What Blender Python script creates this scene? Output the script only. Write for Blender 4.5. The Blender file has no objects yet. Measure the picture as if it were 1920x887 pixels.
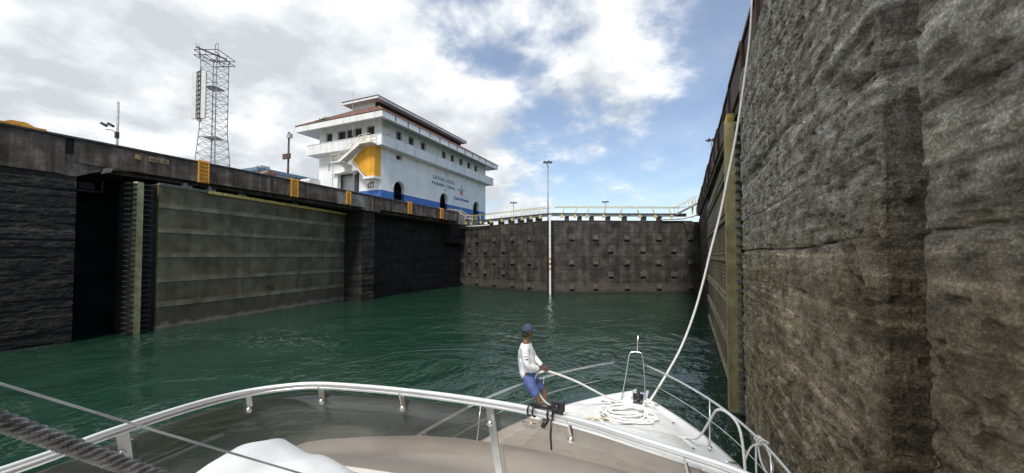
import bpy, bmesh, math, random
import numpy as np
from mathutils import Vector, Matrix
random.seed(7); rng = np.random.default_rng(7)
R = math.radians
scene = bpy.context.scene
C = scene.collection

# ------------------------------------------------------------------ camera
cam = bpy.data.cameras.new('camera'); cam_o = bpy.data.objects.new('camera', cam); C.objects.link(cam_o)
cam.sensor_width = 36.0; cam.lens = 721/1920*36; cam.clip_start = .05; cam.clip_end = 5000
cam.shift_y = 15.6/1920
cam_o.location = (0, 0, 4.9); cam_o.rotation_euler = (R(90+1.7), 0, R(24))
scene.camera = cam_o

# ------------------------------------------------------------------ sky, sun, exposure
SUN = Vector((.16, -.66, 1.0)).normalized()
world = bpy.data.worlds.new('World'); scene.world = world; world.use_nodes = True
def build_world():
    nt = world.node_tree; nt.nodes.clear()
    def N(t, **k):
        n = nt.nodes.new(t)
        for a, v in k.items(): setattr(n, a, v)
        return n
    L = nt.links.new
    def math_(op, a, b=None, c=None, clamp=False):
        n = N('ShaderNodeMath', operation=op, use_clamp=clamp)
        for i, v in enumerate((a, b, c)):
            if v is None: continue
            if hasattr(v, 'is_output'): L(v, n.inputs[i])
            else: n.inputs[i].default_value = v
        return n.outputs[0]
    out = N('ShaderNodeOutputWorld')
    sky = N('ShaderNodeTexSky', sky_type='NISHITA', sun_disc=False)
    sky.sun_elevation = math.asin(SUN.z); sky.sun_rotation = math.atan2(SUN.x, SUN.y)
    sky.air_density = 1.0; sky.dust_density = .6; sky.ozone_density = 1.5
    bg_sky = N('ShaderNodeBackground'); bg_sky.inputs[1].default_value = .12
    L(sky.outputs[0], bg_sky.inputs[0])
    tc = N('ShaderNodeTexCoord')
    nrm = N('ShaderNodeVectorMath', operation='NORMALIZE'); L(tc.outputs['Generated'], nrm.inputs[0])
    sep = N('ShaderNodeSeparateXYZ'); L(nrm.outputs[0], sep.inputs[0])
    x, y, z = sep.outputs
    den = math_('ADD', math_('MAXIMUM', z, 0.0), .34)
    u = math_('DIVIDE', x, den); v = math_('DIVIDE', y, den)
    comb = N('ShaderNodeCombineXYZ'); L(u, comb.inputs[0]); L(v, comb.inputs[1])
    comb.inputs[2].default_value = 3.7
    def noise(vec, scale, detail, rough, dist=0.0, off=(0,0,0)):
        m = N('ShaderNodeMapping'); L(vec, m.inputs[0]); m.inputs['Location'].default_value = off
        n = N('ShaderNodeTexNoise'); L(m.outputs[0], n.inputs['Vector'])
        n.inputs['Scale'].default_value = scale; n.inputs['Detail'].default_value = detail
        n.inputs['Roughness'].default_value = rough; n.inputs['Distortion'].default_value = dist
        return n.outputs['Fac']
    P = comb.outputs[0]
    big = noise(P, .55, 3, .5, .2, (5.2, 1.4, 0))
    mid = noise(P, 3.0, 13, .58, .12, (1.3, 7.7, 0))
    # cumulus mass : mid detail rides on the big coverage field; the western (left) sky is closed
    west = math_('MULTIPLY_ADD', x, -.34, math_('MULTIPLY', y, -.10))
    cov = math_('ADD', math_('MULTIPLY', big, .55), math_('MULTIPLY', mid, .75))
    cov = math_('ADD', cov, west)
    mr = N('ShaderNodeMapRange', interpolation_type='SMOOTHERSTEP'); L(cov, mr.inputs[0])
    mr.inputs[1].default_value = .53; mr.inputs[2].default_value = .72; mr.inputs[3].default_value = .17; mr.inputs[4].default_value = 1.0
    # cloud tone: lit puffs against grey bellies, from offset noise toward the sun
    lit = noise(P, 3.0, 13, .58, .12, (1.3+.06, 7.7-.11, 0))
    rel = math_('MULTIPLY', math_('SUBTRACT', mid, lit), 3.4)
    soft = noise(P, .9, 6, .55, .1, (9.1, 3.3, 0))
    tone = math_('ADD', math_('ADD', math_('MULTIPLY_ADD', soft, 1.3, -.22), rel), math_('MULTIPLY', west, -.35), clamp=True)
    ramp = N('ShaderNodeValToRGB'); L(tone, ramp.inputs[0])
    e = ramp.color_ramp.elements
    e[0].position = .05; e[0].color = (.47, .50, .53, 1)
    e[1].position = .95; e[1].color = (.80, .81, .825, 1)
    m = ramp.color_ramp.elements.new(.5); m.color = (.61, .64, .665, 1)
    bg_c = N('ShaderNodeBackground'); L(ramp.outputs[0], bg_c.inputs[0]); bg_c.inputs[1].default_value = 1.0
    mix = N('ShaderNodeMixShader'); L(mr.outputs[0], mix.inputs[0]); L(bg_sky.outputs[0], mix.inputs[1]); L(bg_c.outputs[0], mix.inputs[2])
    L(mix.outputs[0], out.inputs[0])
build_world()
sun = bpy.data.lights.new('sun', 'SUN'); sun.energy = 2.6; sun.angle = R(12); sun.color = (1, .95, .87)
sun_o = bpy.data.objects.new('sun', sun); C.objects.link(sun_o)
sun_o.rotation_euler = SUN.to_track_quat('Z', 'Y').to_euler(); sun_o.location = (0, 0, 60)
scene.view_settings.view_transform = 'Standard'; scene.view_settings.look = 'None'
scene.view_settings.exposure = 0.5; scene.view_settings.gamma = 1.0

# ------------------------------------------------------------------ materials
MATS = {}
def mat(name, cols, scale=1.0, rough=.8, bump=0.0, bscale=8.0, metal=0.0, streak=0.0, lift=0.0, detail=8, spec=.5, bdist=.02, pits=0.0, scum=None):
    """world-space procedural: noise + vertical streaks + horizontal lifts -> colour ramp; fine bump"""
    m = bpy.data.materials.new(name); m.use_nodes = True; nt = m.node_tree; L = nt.links.new
    b = nt.nodes['Principled BSDF']; b.inputs['Roughness'].default_value = rough; b.inputs['Metallic'].default_value = metal
    b.inputs['Specular IOR Level'].default_value = spec
    geo = nt.nodes.new('ShaderNodeNewGeometry')
    def noise(sc, vec_scale=(1,1,1), det=detail, ro=.6):
        mp = nt.nodes.new('ShaderNodeMapping'); L(geo.outputs['Position'], mp.inputs[0]); mp.inputs['Scale'].default_value = vec_scale
        n = nt.nodes.new('ShaderNodeTexNoise'); L(mp.outputs[0], n.inputs['Vector'])
        n.inputs['Scale'].default_value = sc; n.inputs['Detail'].default_value = det; n.inputs['Roughness'].default_value = ro
        return n.outputs['Fac']
    def mm(op, a, bb, cl=False):
        n = nt.nodes.new('ShaderNodeMath'); n.operation = op; n.use_clamp = cl
        for i, q in enumerate((a, bb)):
            if hasattr(q, 'is_output'): L(q, n.inputs[i])
            else: n.inputs[i].default_value = q
        return n.outputs[0]
    fac = noise(scale)
    tot = 1.0
    if streak:
        fac = mm('ADD', fac, mm('MULTIPLY', noise(1.6, (1, 1, .06), 5), streak)); tot += streak
    if lift:
        fac = mm('ADD', fac, mm('MULTIPLY', noise(1.0, (.12, .12, 2.2), 4), lift)); tot += lift
    fac = mm('MULTIPLY', fac, 1/tot)
    rp = nt.nodes.new('ShaderNodeValToRGB'); L(fac, rp.inputs[0])
    els = rp.color_ramp.elements
    n = len(cols)
    lo, hi = .36, .64
    els[0].position = lo; els[0].color = (*cols[0], 1); els[1].position = hi; els[1].color = (*cols[-1], 1)
    for i in range(1, n-1):
        q = els.new(lo+(hi-lo)*i/(n-1)); q.color = (*cols[i], 1)
    col = rp.outputs[0]
    if pits:
        mx = nt.nodes.new('ShaderNodeMixRGB'); mx.blend_type = 'MULTIPLY'; mx.inputs[0].default_value = pits
        r2 = nt.nodes.new('ShaderNodeValToRGB'); L(noise(14.0, (1,1,1), 6, .7), r2.inputs[0])
        r2.color_ramp.elements[0].position = .36; r2.color_ramp.elements[0].color = (.25,.25,.25,1)
        r2.color_ramp.elements[1].position = .6; r2.color_ramp.elements[1].color = (1.15,1.15,1.15,1)
        L(col, mx.inputs[1]); L(r2.outputs[0], mx.inputs[2]); col = mx.outputs[0]
    if scum:
        sz = nt.nodes.new('ShaderNodeSeparateXYZ'); L(geo.outputs['Position'], sz.inputs[0])
        zz = mm('ADD', sz.outputs[2], mm('MULTIPLY', noise(1.2, (1,1,.15), 5), -1.1))
        for z_lo, z_hi, cc in ((1.0, .3, scum[1]), (-.05, -.30, scum[0])):
            r3 = nt.nodes.new('ShaderNodeMapRange'); L(zz, r3.inputs[0]); r3.inputs[1].default_value = z_lo; r3.inputs[2].default_value = z_hi; r3.inputs[3].default_value = 0; r3.inputs[4].default_value = .75
            m3 = nt.nodes.new('ShaderNodeMixRGB'); L(r3.outputs[0], m3.inputs[0]); L(col, m3.inputs[1]); m3.inputs[2].default_value = (*cc, 1); col = m3.outputs[0]
    L(col, b.inputs['Base Color'])
    if bump:
        bp = nt.nodes.new('ShaderNodeBump'); bp.inputs['Strength'].default_value = bump; bp.inputs['Distance'].default_value = bdist
        L(noise(bscale, (1,1,1), 8, .65), bp.inputs['Height']); L(bp.outputs[0], b.inputs['Normal'])
    MATS[name] = m; return m

mat('wall_black', [(.018,.016,.0135),(.036,.032,.027),(.075,.067,.056)], 2.2, .8, 1.0, 9, lift=1.0, streak=.3, bdist=.06, pits=.5, spec=.15)
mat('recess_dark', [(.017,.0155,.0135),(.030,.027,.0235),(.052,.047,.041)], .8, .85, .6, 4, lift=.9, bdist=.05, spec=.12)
mat('coping_brown', [(.034,.025,.021),(.098,.076,.062),(.25,.20,.155)], 1.2, .85, .7, 6, streak=1.5, bdist=.03, spec=.2)
mat('coping_pale', [(.10,.095,.085),(.19,.18,.16),(.30,.28,.25)], 1.5, .85, .6, 7, streak=.6)
mat('nosing', [(.03,.022,.026),(.055,.042,.048),(.085,.068,.07)], 3, .55, .3, 14, metal=.3)
mat('leaf_olive', [(.095,.075,.042),(.165,.134,.080),(.25,.21,.135)], .8, .62, .45, 9, streak=.5, bdist=.012, pits=.45, scum=((.26,.25,.21),(.11,.085,.055)), spec=.2)
mat('leaf_rib', [(.15,.122,.072),(.25,.208,.13),(.37,.32,.215)], 1.0, .6, .5, 9, streak=.5, bdist=.012)
mat('gate_dark', [(.022,.0195,.018),(.060,.052,.047),(.135,.115,.10)], .9, .65, .5, 8, streak=.6, bdist=.015, pits=.5, scum=((.035,.036,.03),(.085,.075,.066)), spec=.2)
mat('gate_block', [(.04,.035,.031),(.078,.068,.061),(.13,.113,.098)], 2, .75, .5, 12)
mat('post_lichen', [(.25,.21,.10),(.44,.385,.20),(.60,.54,.34)], 2.2, .8, .5, 16, streak=.8, spec=.2)
mat('rust_steel', [(.035,.022,.018),(.075,.042,.030),(.14,.075,.05)], 2.2, .8, .5, 12, streak=1.0)
mat('dark_steel', [(.02,.02,.022),(.04,.04,.042),(.07,.068,.065)], 3, .55, .3, 14, metal=.2)
mat('grey_steel', [(.12,.125,.13),(.19,.2,.205),(.28,.29,.29)], 4, .5, .1, 20, metal=.3)
mat('galv', [(.20,.21,.22),(.28,.29,.30),(.36,.37,.38)], 5, .45, .1, 20, metal=.5)
mat('orange', [(.44,.19,.02),(.62,.29,.03),(.72,.38,.07)], 3, .6, .2, 12, streak=.7)
mat('yellow_rail', [(.42,.33,.10),(.58,.47,.17),(.68,.58,.30)], 4, .55, .1, 20)
mat('plank_yellow', [(.48,.31,.06),(.74,.53,.14),(.82,.66,.28)], 4, .7, .3, 12)
mat('sign_faded', [(.16,.10,.06),(.30,.19,.10),(.42,.28,.15)], 6, .8)
mat('white_wall', [(.66,.67,.66),(.76,.77,.76),(.82,.83,.82)], .6, .75, .15, 9, streak=1.0)
mat('white_trim', [(.60,.61,.60),(.74,.75,.74),(.81,.82,.81)], .9, .7, .1, 9, streak=1.6)
mat('blue_paint', [(.022,.10,.34),(.03,.13,.42),(.045,.16,.48)], 1.0, .6, .1, 9, streak=.8)
mat('yellow_wall', [(.62,.30,.02),(.72,.37,.03),(.78,.43,.05)], 1.5, .6, .1, 9, streak=.8)
mat('roof_tile', [(.12,.06,.048),(.21,.105,.083),(.31,.18,.145)], 3.5, .8, .3, 20)
mat('glass_dark', [(.012,.014,.016),(.02,.022,.024),(.03,.032,.034)], 1, .08)
mat('frame_grey', [(.26,.26,.26),(.36,.36,.36),(.42,.42,.42)], 3, .6)
mat('letter', [(.09,.11,.13),(.13,.15,.17),(.17,.19,.2)], 3, .6)
mat('emblem_red', [(.45,.10,.05),(.52,.13,.07),(.55,.15,.08)], 3, .6)
mat('emblem_blue', [(.03,.09,.26),(.04,.11,.3),(.05,.13,.33)], 3, .6)
mat('low_wall', [(.42,.45,.47),(.50,.53,.55),(.56,.59,.6)], 1, .7)
mat('low_roof', [(.08,.16,.26),(.12,.2,.3),(.17,.25,.34)], 2, .6)
mat('ground', [(.16,.155,.14),(.22,.21,.19),(.28,.27,.25)], .3, .9, .3, 3)
mat('antenna_white', [(.50,.51,.48),(.60,.61,.58),(.66,.67,.64)], 2, .6)
mat('gelcoat', [(.72,.73,.73),(.78,.79,.79),(.82,.83,.82)], 1.5, .28, .03, 30)
mat('gelcoat_grip', [(.60,.61,.61),(.66,.67,.67),(.70,.71,.70)], 6, .6, .5, 60, bdist=.004)
mat('canvas', [(.56,.58,.60),(.64,.66,.68),(.70,.72,.73)], 4, .7, .25, 10, bdist=.01)
mat('stainless', [(.78,.78,.78),(.84,.84,.84),(.88,.88,.88)], 4, .26, .02, 30, metal=.9)
mat('brushed', [(.62,.62,.60),(.70,.70,.68),(.76,.76,.74)], 9, .34, .05, 60, metal=.85)
mat('rope_white', [(.76,.76,.75),(.86,.86,.85),(.91,.91,.90)], 12, .85, .5, 90, bdist=.004)
mat('rope_cream', [(.52,.44,.32),(.64,.56,.43),(.74,.67,.55)], 12, .85, .5, 90, bdist=.004)
mat('cable_steel', [(.13,.13,.135),(.22,.22,.225),(.34,.34,.345)], 30, .5, .3, 120, metal=.5, bdist=.002)
mat('black_plastic', [(.008,.008,.009),(.014,.014,.015),(.024,.024,.025)], 8, .4)
mat('skin', [(.12,.058,.034),(.16,.078,.046),(.20,.10,.06)], 8, .55)
mat('shirt', [(.66,.68,.70),(.76,.78,.80),(.82,.83,.85)], 5, .85, .5, 14, bdist=.02)
mat('shorts', [(.06,.09,.24),(.085,.125,.31),(.11,.155,.37)], 6, .8, .4, 18, bdist=.012)
mat('cap', [(.035,.045,.10),(.05,.065,.14),(.07,.085,.17)], 8, .8, .3, 30)
mat('hair', [(.01,.009,.008),(.016,.014,.013),(.025,.022,.02)], 20, .6)
mat('foliage', [(.03,.06,.015),(.06,.10,.03),(.10,.14,.05)], 5, .8)
mat('water_mark', [(.20,.20,.18),(.28,.28,.26),(.34,.33,.31)], 2, .8)

mat('rail_satin', [(.80,.80,.80),(.86,.86,.86),(.90,.90,.90)], 4, .38, .02, 30, metal=.75)
def rough_concrete():
    """exposed-aggregate lock wall: grey lichen above the wet line, olive-brown slime below it"""
    m = bpy.data.materials.new('rough_concrete'); m.use_nodes = True; nt = m.node_tree; L = nt.links.new
    b = nt.nodes['Principled BSDF']; b.inputs['Roughness'].default_value = .78
    geo = nt.nodes.new('ShaderNodeNewGeometry')
    def noise(sc, vs=(1,1,1), det=8, ro=.6):
        mp = nt.nodes.new('ShaderNodeMapping'); L(geo.outputs['Position'], mp.inputs[0]); mp.inputs['Scale'].default_value = vs
        n = nt.nodes.new('ShaderNodeTexNoise'); L(mp.outputs[0], n.inputs['Vector'])
        n.inputs['Scale'].default_value = sc; n.inputs['Detail'].default_value = det; n.inputs['Roughness'].default_value = ro
        return n.outputs['Fac']
    def ramp(f, pts):
        rp = nt.nodes.new('ShaderNodeValToRGB'); L(f, rp.inputs[0]); e = rp.color_ramp.elements
        e[0].position, e[0].color = pts[0][0], (*pts[0][1], 1); e[1].position, e[1].color = pts[-1][0], (*pts[-1][1], 1)
        for p, c in pts[1:-1]:
            q = e.new(p); q.color = (*c, 1)
        return rp.outputs[0]
    def mixc(f, a, c, mode='MIX'):
        mx = nt.nodes.new('ShaderNodeMixRGB'); mx.blend_type = mode
        if hasattr(f, 'is_output'): L(f, mx.inputs[0])
        else: mx.inputs[0].default_value = f
        L(a, mx.inputs[1]); L(c, mx.inputs[2]); return mx.outputs[0]
    grey = ramp(noise(2.4, (1,1,1.6), 10, .68), [(.36,(.24,.21,.16)),(.5,(.55,.505,.42)),(.63,(.90,.87,.80))])
    brown = ramp(noise(1.6, (1,1,1.4), 10, .68), [(.36,(.22,.175,.105)),(.5,(.43,.355,.23)),(.63,(.66,.565,.40))])
    sep = nt.nodes.new('ShaderNodeSeparateXYZ'); L(geo.outputs['Position'], sep.inputs[0])
    a = nt.nodes.new('ShaderNodeMath'); a.operation = 'MULTIPLY_ADD'; L(noise(.7), a.inputs[0]); a.inputs[1].default_value = 2.6; L(sep.outputs[2], a.inputs[2])
    mr = nt.nodes.new('ShaderNodeMapRange'); L(a.outputs[0], mr.inputs[0]); mr.inputs[1].default_value = 5.9; mr.inputs[2].default_value = 7.3
    col = mixc(mr.outputs[0], brown, grey)
    strata = ramp(noise(1.0, (.22,.22,9), 5, .6), [(.38,(.62,.60,.57)),(.54,(1,1,1)),(.66,(1.7,1.68,1.62))])
    col = mixc(.8, col, strata, 'MULTIPLY')
    # aggregate pebbles
    vo = nt.nodes.new('ShaderNodeTexVoronoi'); L(geo.outputs['Position'], vo.inputs['Vector']); vo.inputs['Scale'].default_value = 42; vo.feature = 'F1'
    peb = ramp(vo.outputs['Distance'], [(.05,(1.7,1.66,1.58)),(.30,(1,1,1)),(.65,(.35,.35,.35))])
    col = mixc(.55, col, peb, 'MULTIPLY')
    dark = ramp(noise(5, (1,.6,1.6), 8, .75), [(.38,(.30,.28,.25)),(.56,(1.12,1.12,1.12))])
    col = mixc(.65, col, dark, 'MULTIPLY')
    L(col, b.inputs['Base Color'])
    h1 = noise(16, (1,.7,1.3), 10, .78)
    ad = nt.nodes.new('ShaderNodeMath'); ad.operation = 'MULTIPLY_ADD'; L(vo.outputs['Distance'], ad.inputs[0]); ad.inputs[1].default_value = -.35; L(h1, ad.inputs[2])
    bp = nt.nodes.new('ShaderNodeBump'); bp.inputs['Strength'].default_value = .9; bp.inputs['Distance'].default_value = .06
    L(ad.outputs[0], bp.inputs['Height']); L(bp.outputs[0], b.inputs['Normal'])
    MATS['rough_concrete'] = m
rough_concrete()

def water_mat():
    m = bpy.data.materials.new('water'); m.use_nodes = True; nt = m.node_tree; L = nt.links.new
    b = nt.nodes['Principled BSDF']; b.inputs['Roughness'].default_value = .06; b.inputs['IOR'].default_value = 1.333
    b.inputs['Base Color'].default_value = (.014, .041, .032, 1)
    geo = nt.nodes.new('ShaderNodeNewGeometry')
    def noise(sc, vs=(1,1,1), det=5, ro=.55, dist=0, rot=0):
        mp = nt.nodes.new('ShaderNodeMapping'); L(geo.outputs['Position'], mp.inputs[0]); mp.inputs['Scale'].default_value = vs; mp.inputs['Rotation'].default_value = (0,0,rot)
        n = nt.nodes.new('ShaderNodeTexNoise'); L(mp.outputs[0], n.inputs['Vector'])
        n.inputs['Scale'].default_value = sc; n.inputs['Detail'].default_value = det; n.inputs['Roughness'].default_value = ro; n.inputs['Distortion'].default_value = dist
        return n.outputs['Fac']
    def mm(op, a, c, d=None):
        n = nt.nodes.new('ShaderNodeMath'); n.operation = op
        for i, q in enumerate((a, c, d)):
            if q is None: continue
            if hasattr(q, 'is_output'): L(q, n.inputs[i])
            else: n.inputs[i].default_value = q
        return n.outputs[0]
    # thin pale swirls: sky reflected on ripples, painted into the base colour
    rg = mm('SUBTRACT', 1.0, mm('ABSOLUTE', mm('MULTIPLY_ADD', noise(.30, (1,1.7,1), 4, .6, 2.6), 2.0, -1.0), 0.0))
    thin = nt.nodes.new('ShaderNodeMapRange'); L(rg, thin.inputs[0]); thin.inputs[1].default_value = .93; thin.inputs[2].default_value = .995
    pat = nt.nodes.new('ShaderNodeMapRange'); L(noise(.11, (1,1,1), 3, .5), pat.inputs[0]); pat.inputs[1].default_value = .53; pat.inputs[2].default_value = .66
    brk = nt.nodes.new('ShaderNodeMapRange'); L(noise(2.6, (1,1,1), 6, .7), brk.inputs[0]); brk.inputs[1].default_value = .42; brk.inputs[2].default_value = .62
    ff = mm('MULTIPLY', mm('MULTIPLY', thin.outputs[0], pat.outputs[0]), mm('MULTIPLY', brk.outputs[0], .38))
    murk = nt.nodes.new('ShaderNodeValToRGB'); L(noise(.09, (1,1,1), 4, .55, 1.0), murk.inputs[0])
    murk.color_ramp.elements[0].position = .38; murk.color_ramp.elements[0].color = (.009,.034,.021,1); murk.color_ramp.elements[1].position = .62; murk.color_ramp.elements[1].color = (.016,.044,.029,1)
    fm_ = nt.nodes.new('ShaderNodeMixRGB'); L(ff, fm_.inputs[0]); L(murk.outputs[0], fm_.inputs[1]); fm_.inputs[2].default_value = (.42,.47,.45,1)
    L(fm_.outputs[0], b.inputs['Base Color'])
    fine = noise(4.2, (1, .6, 1), 3, .5, .5, .4)
    mid = noise(.85, (1, 1, 1), 3, .5, 1.6)
    swirl = noise(.16, (1, 1, 1), 4, .55, 2.2)
    calm = nt.nodes.new('ShaderNodeMapRange'); L(swirl, calm.inputs[0]); calm.inputs[1].default_value = .40; calm.inputs[2].default_value = .62
    calm.inputs[3].default_value = .12; calm.inputs[4].default_value = 1.0
    h = mm('MULTIPLY_ADD', mid, 2.2, fine)
    h = mm('MULTIPLY', h, calm.outputs[0])
    bp = nt.nodes.new('ShaderNodeBump'); bp.inputs['Strength'].default_value = .55; bp.inputs['Distance'].default_value = .10
    L(h, bp.inputs['Height']); L(bp.outputs[0], b.inputs['Normal'])
    MATS['water'] = m
water_mat()

def tint_mat():
    """smoked acrylic: tinted see-through plus a Fresnel gloss"""
    m = bpy.data.materials.new('smoked_acrylic'); m.use_nodes = True; nt = m.node_tree; L = nt.links.new
    nt.nodes.remove(nt.nodes['Principled BSDF']); out = nt.nodes['Material Output']
    tr = nt.nodes.new('ShaderNodeBsdfTransparent'); tr.inputs[0].default_value = (.70, .645, .59, 1)
    gl = nt.nodes.new('ShaderNodeBsdfGlossy'); gl.inputs['Roughness'].default_value = .05; gl.inputs[0].default_value = (.9,.9,.9,1)
    fr = nt.nodes.new('ShaderNodeFresnel'); fr.inputs[0].default_value = 1.75
    haze_sheen = nt.nodes.new('ShaderNodeBsdfDiffuse'); haze_sheen.inputs[0].default_value = (.34,.34,.34,1)  # surface haze, with sky sheen painted in as grey diffuse
    geo = nt.nodes.new('ShaderNodeNewGeometry')
    n = nt.nodes.new('ShaderNodeTexNoise'); L(geo.outputs['Position'], n.inputs['Vector']); n.inputs['Scale'].default_value = 2.2; n.inputs['Detail'].default_value = 5
    mr = nt.nodes.new('ShaderNodeMapRange'); L(n.outputs['Fac'], mr.inputs[0]); mr.inputs[1].default_value = .35; mr.inputs[2].default_value = .72; mr.inputs[3].default_value = .09; mr.inputs[4].default_value = .26
    m0 = nt.nodes.new('ShaderNodeMixShader'); L(mr.outputs[0], m0.inputs[0]); L(tr.outputs[0], m0.inputs[1]); L(haze_sheen.outputs[0], m0.inputs[2])
    bf = nt.nodes.new('ShaderNodeMath'); bf.operation = 'MULTIPLY'; inv = nt.nodes.new('ShaderNodeMath'); inv.operation = 'SUBTRACT'; inv.inputs[0].default_value = 1; L(geo.outputs['Backfacing'], inv.inputs[1]); L(inv.outputs[0], bf.inputs[0]); L(fr.outputs[0], bf.inputs[1])   # one reflection per sheet, no false total internal reflection
    m1 = nt.nodes.new('ShaderNodeMixShader'); L(bf.outputs[0], m1.inputs[0]); L(m0.outputs[0], m1.inputs[1]); L(gl.outputs[0], m1.inputs[2])
    L(m1.outputs[0], out.inputs[0]); MATS['smoked_acrylic'] = m
tint_mat()

# ------------------------------------------------------------------ mesh helpers
class MB:
    def __init__(s): s.v = []; s.f = []
    def add(s, vs, fs):
        o = len(s.v); s.v += [tuple(q) for q in vs]; s.f += [tuple(i+o for i in f) for f in fs]; return s
    def box(s, x0, x1, y0, y1, z0, z1, fr=None):
        vs = [(x,y,z) for z in (z0,z1) for y in (y0,y1) for x in (x0,x1)]
        if fr: vs = [fr(*q) for q in vs]
        return s.add(vs, [(0,2,3,1),(4,5,7,6),(0,1,5,4),(2,6,7,3),(0,4,6,2),(1,3,7,5)])
    def bar(s, a, b, w, h=None, up=(0,0,1)):
        """rectangular bar from a to b"""
        h = h or w; a = Vector(a); b = Vector(b); d = (b-a).normalized(); u = Vector(up)
        if abs(d.dot(u)) > .97: u = Vector((1,0,0))
        r = d.cross(u).normalized(); q = r.cross(d).normalized(); vs = []
        for p in (a, b):
            for i, j in ((-1,-1),(1,-1),(1,1),(-1,1)): vs.append(p + r*(w/2*i) + q*(h/2*j))
        return s.add(vs, [(0,1,2,3),(7,6,5,4),(0,4,5,1),(1,5,6,2),(2,6,7,3),(3,7,4,0)])
    def prism(s, poly, t0, t1, fr):
        """poly: (a,b) list; fr(a,b,t) -> world"""
        n = len(poly); vs = [fr(a,b,t0) for a,b in poly] + [fr(a,b,t1) for a,b in poly]
        return s.add(vs, [tuple(range(n-1,-1,-1)), tuple(range(n,2*n))] + [(i,(i+1)%n,(i+1)%n+n,i+n) for i in range(n)])
    def tube(s, pts, r, n=8, lobes=0, twist=0.0, cap=True, closed=False):
        P = [Vector(p) for p in pts]; k = len(P); rings = []; up = None; dist = 0
        for i in range(k):
            if closed: d = P[(i+1)%k]-P[i-1]
            else: d = P[min(i+1,k-1)]-P[max(i-1,0)]
            d.normalize()
            if up is None:
                up = Vector((0,0,1)) if abs(d.z) < .9 else Vector((1,0,0))
            a = (up - d*up.dot(d)).normalized(); up = a; c = d.cross(a)
            if i: dist += (P[i]-P[i-1]).length
            rr = r[i] if isinstance(r, (list, tuple)) else r
            ring = []
            for j in range(n):
                t = 2*math.pi*j/n
                q = rr*(1+(.2*math.cos(lobes*(t)+twist*dist) if lobes else 0))
                ring.append(P[i] + a*(q*math.cos(t)) + c*(q*math.sin(t)))
            rings.append(ring)
        vs = [v for g in rings for v in g]; fs = []
        for i in range(k if closed else k-1):
            i2 = (i+1) % k
            for j in range(n): fs.append((i*n+j, i*n+(j+1)%n, i2*n+(j+1)%n, i2*n+j))
        if cap and not closed: fs += [tuple(range(n-1,-1,-1)), tuple(range((k-1)*n, k*n))]
        return s.add(vs, fs)
    def ball(s, c, r, n=8, m=5, sc=(1,1,1)):
        vs = []; fs = []
        for i in range(m+1):
            ph = math.pi*i/m
            for j in range(n):
                t = 2*math.pi*j/n
                vs.append((c[0]+r*sc[0]*math.sin(ph)*math.cos(t), c[1]+r*sc[1]*math.sin(ph)*math.sin(t), c[2]+r*sc[2]*math.cos(ph)))
        for i in range(m):
            for j in range(n): fs.append((i*n+j,(i+1)*n+j,(i+1)*n+(j+1)%n,i*n+(j+1)%n))
        return s.add(vs, fs)
    def mesh(s, name, mt, base=(0,0,0), smooth=False, fix=True):
        me = bpy.data.meshes.new(name); b = base
        me.from_pydata([(v[0]-b[0], v[1]-b[1], v[2]-b[2]) for v in s.v], [], s.f)
        if fix:
            bm = bmesh.new(); bm.from_mesh(me); bmesh.ops.recalc_face_normals(bm, faces=bm.faces); bm.to_mesh(me); bm.free()
        if smooth:
            me.polygons.foreach_set('use_smooth', [True]*len(me.polygons))
        me.materials.append(MATS[mt]); me.update(); return me

BASE = {}
def thing(name, label, cat, base=(0,0,0), group=None):
    o = bpy.data.objects.new(name, None); C.objects.link(o); o.location = base; o.empty_display_size = .2
    o['label'] = label; o['category'] = cat
    if group: o['group'] = group
    BASE[o] = tuple(base); return o
def tag(o, label, cat, group=None):
    o['label'] = label; o['category'] = cat
    if group: o['group'] = group
    return o
def part(name, mb, mt, parent, smooth=False, label=None, kind=None):
    """mesh given in world coordinates, stored relative to the thing's base"""
    b = BASE[parent]; o = bpy.data.objects.new(name, mb.mesh(name, mt, b, smooth)); C.objects.link(o); o.parent = parent; BASE[o] = b
    if label: o['label'] = label
    if kind: o['kind'] = kind
    return o
def solo(name, mb, mt, label=None, cat=None, base=(0,0,0), smooth=False, kind=None, group=None):
    o = bpy.data.objects.new(name, mb.mesh(name, mt, base, smooth)); C.objects.link(o); o.location = base; BASE[o] = tuple(base)
    if label: o['label'] = label; o['category'] = cat
    if kind: o['kind'] = kind
    if group: o['group'] = group
    return o
def piece(name, me, parent, pos, rotz=0.0, rot=None):
    """shared-mesh child at world position pos; sub-parts share the thing's base frame"""
    b = BASE[parent]; o = bpy.data.objects.new(name, me); C.objects.link(o); o.parent = parent
    o.location = (pos[0]-b[0], pos[1]-b[1], pos[2]-b[2]); o.rotation_euler = rot or (0,0,rotz); return o
def frame2(A, B, side):
    """plan frame: u from A to B, n to the given side (+1 = left of travel)"""
    ux, uy = B[0]-A[0], B[1]-A[1]; l = math.hypot(ux, uy); ux /= l; uy /= l; nx, ny = -uy*side, ux*side
    f = lambda u, n, z: (A[0]+ux*u+nx*n, A[1]+uy*u+ny*n, z)
    f.ang = math.atan2(uy, ux); f.len = l; f.u = (ux, uy); f.n = (nx, ny); return f
def spline(pts, per=8, closed=False):
    P = [Vector(p) for p in pts]; n = len(P); out = []
    for i in range(n if closed else n-1):
        if closed: a,b,c,d = P[i-1],P[i],P[(i+1)%n],P[(i+2)%n]
        else: a,b,c,d = P[max(i-1,0)],P[i],P[i+1],P[min(i+2,n-1)]
        for k in range(per):
            t = k/per
            out.append(.5*((2*b)+(c-a)*t+(2*a-5*b+4*c-d)*t*t+(3*b-a-3*c+d)*t**3))
    if not closed: out.append(P[-1])
    return out
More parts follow.
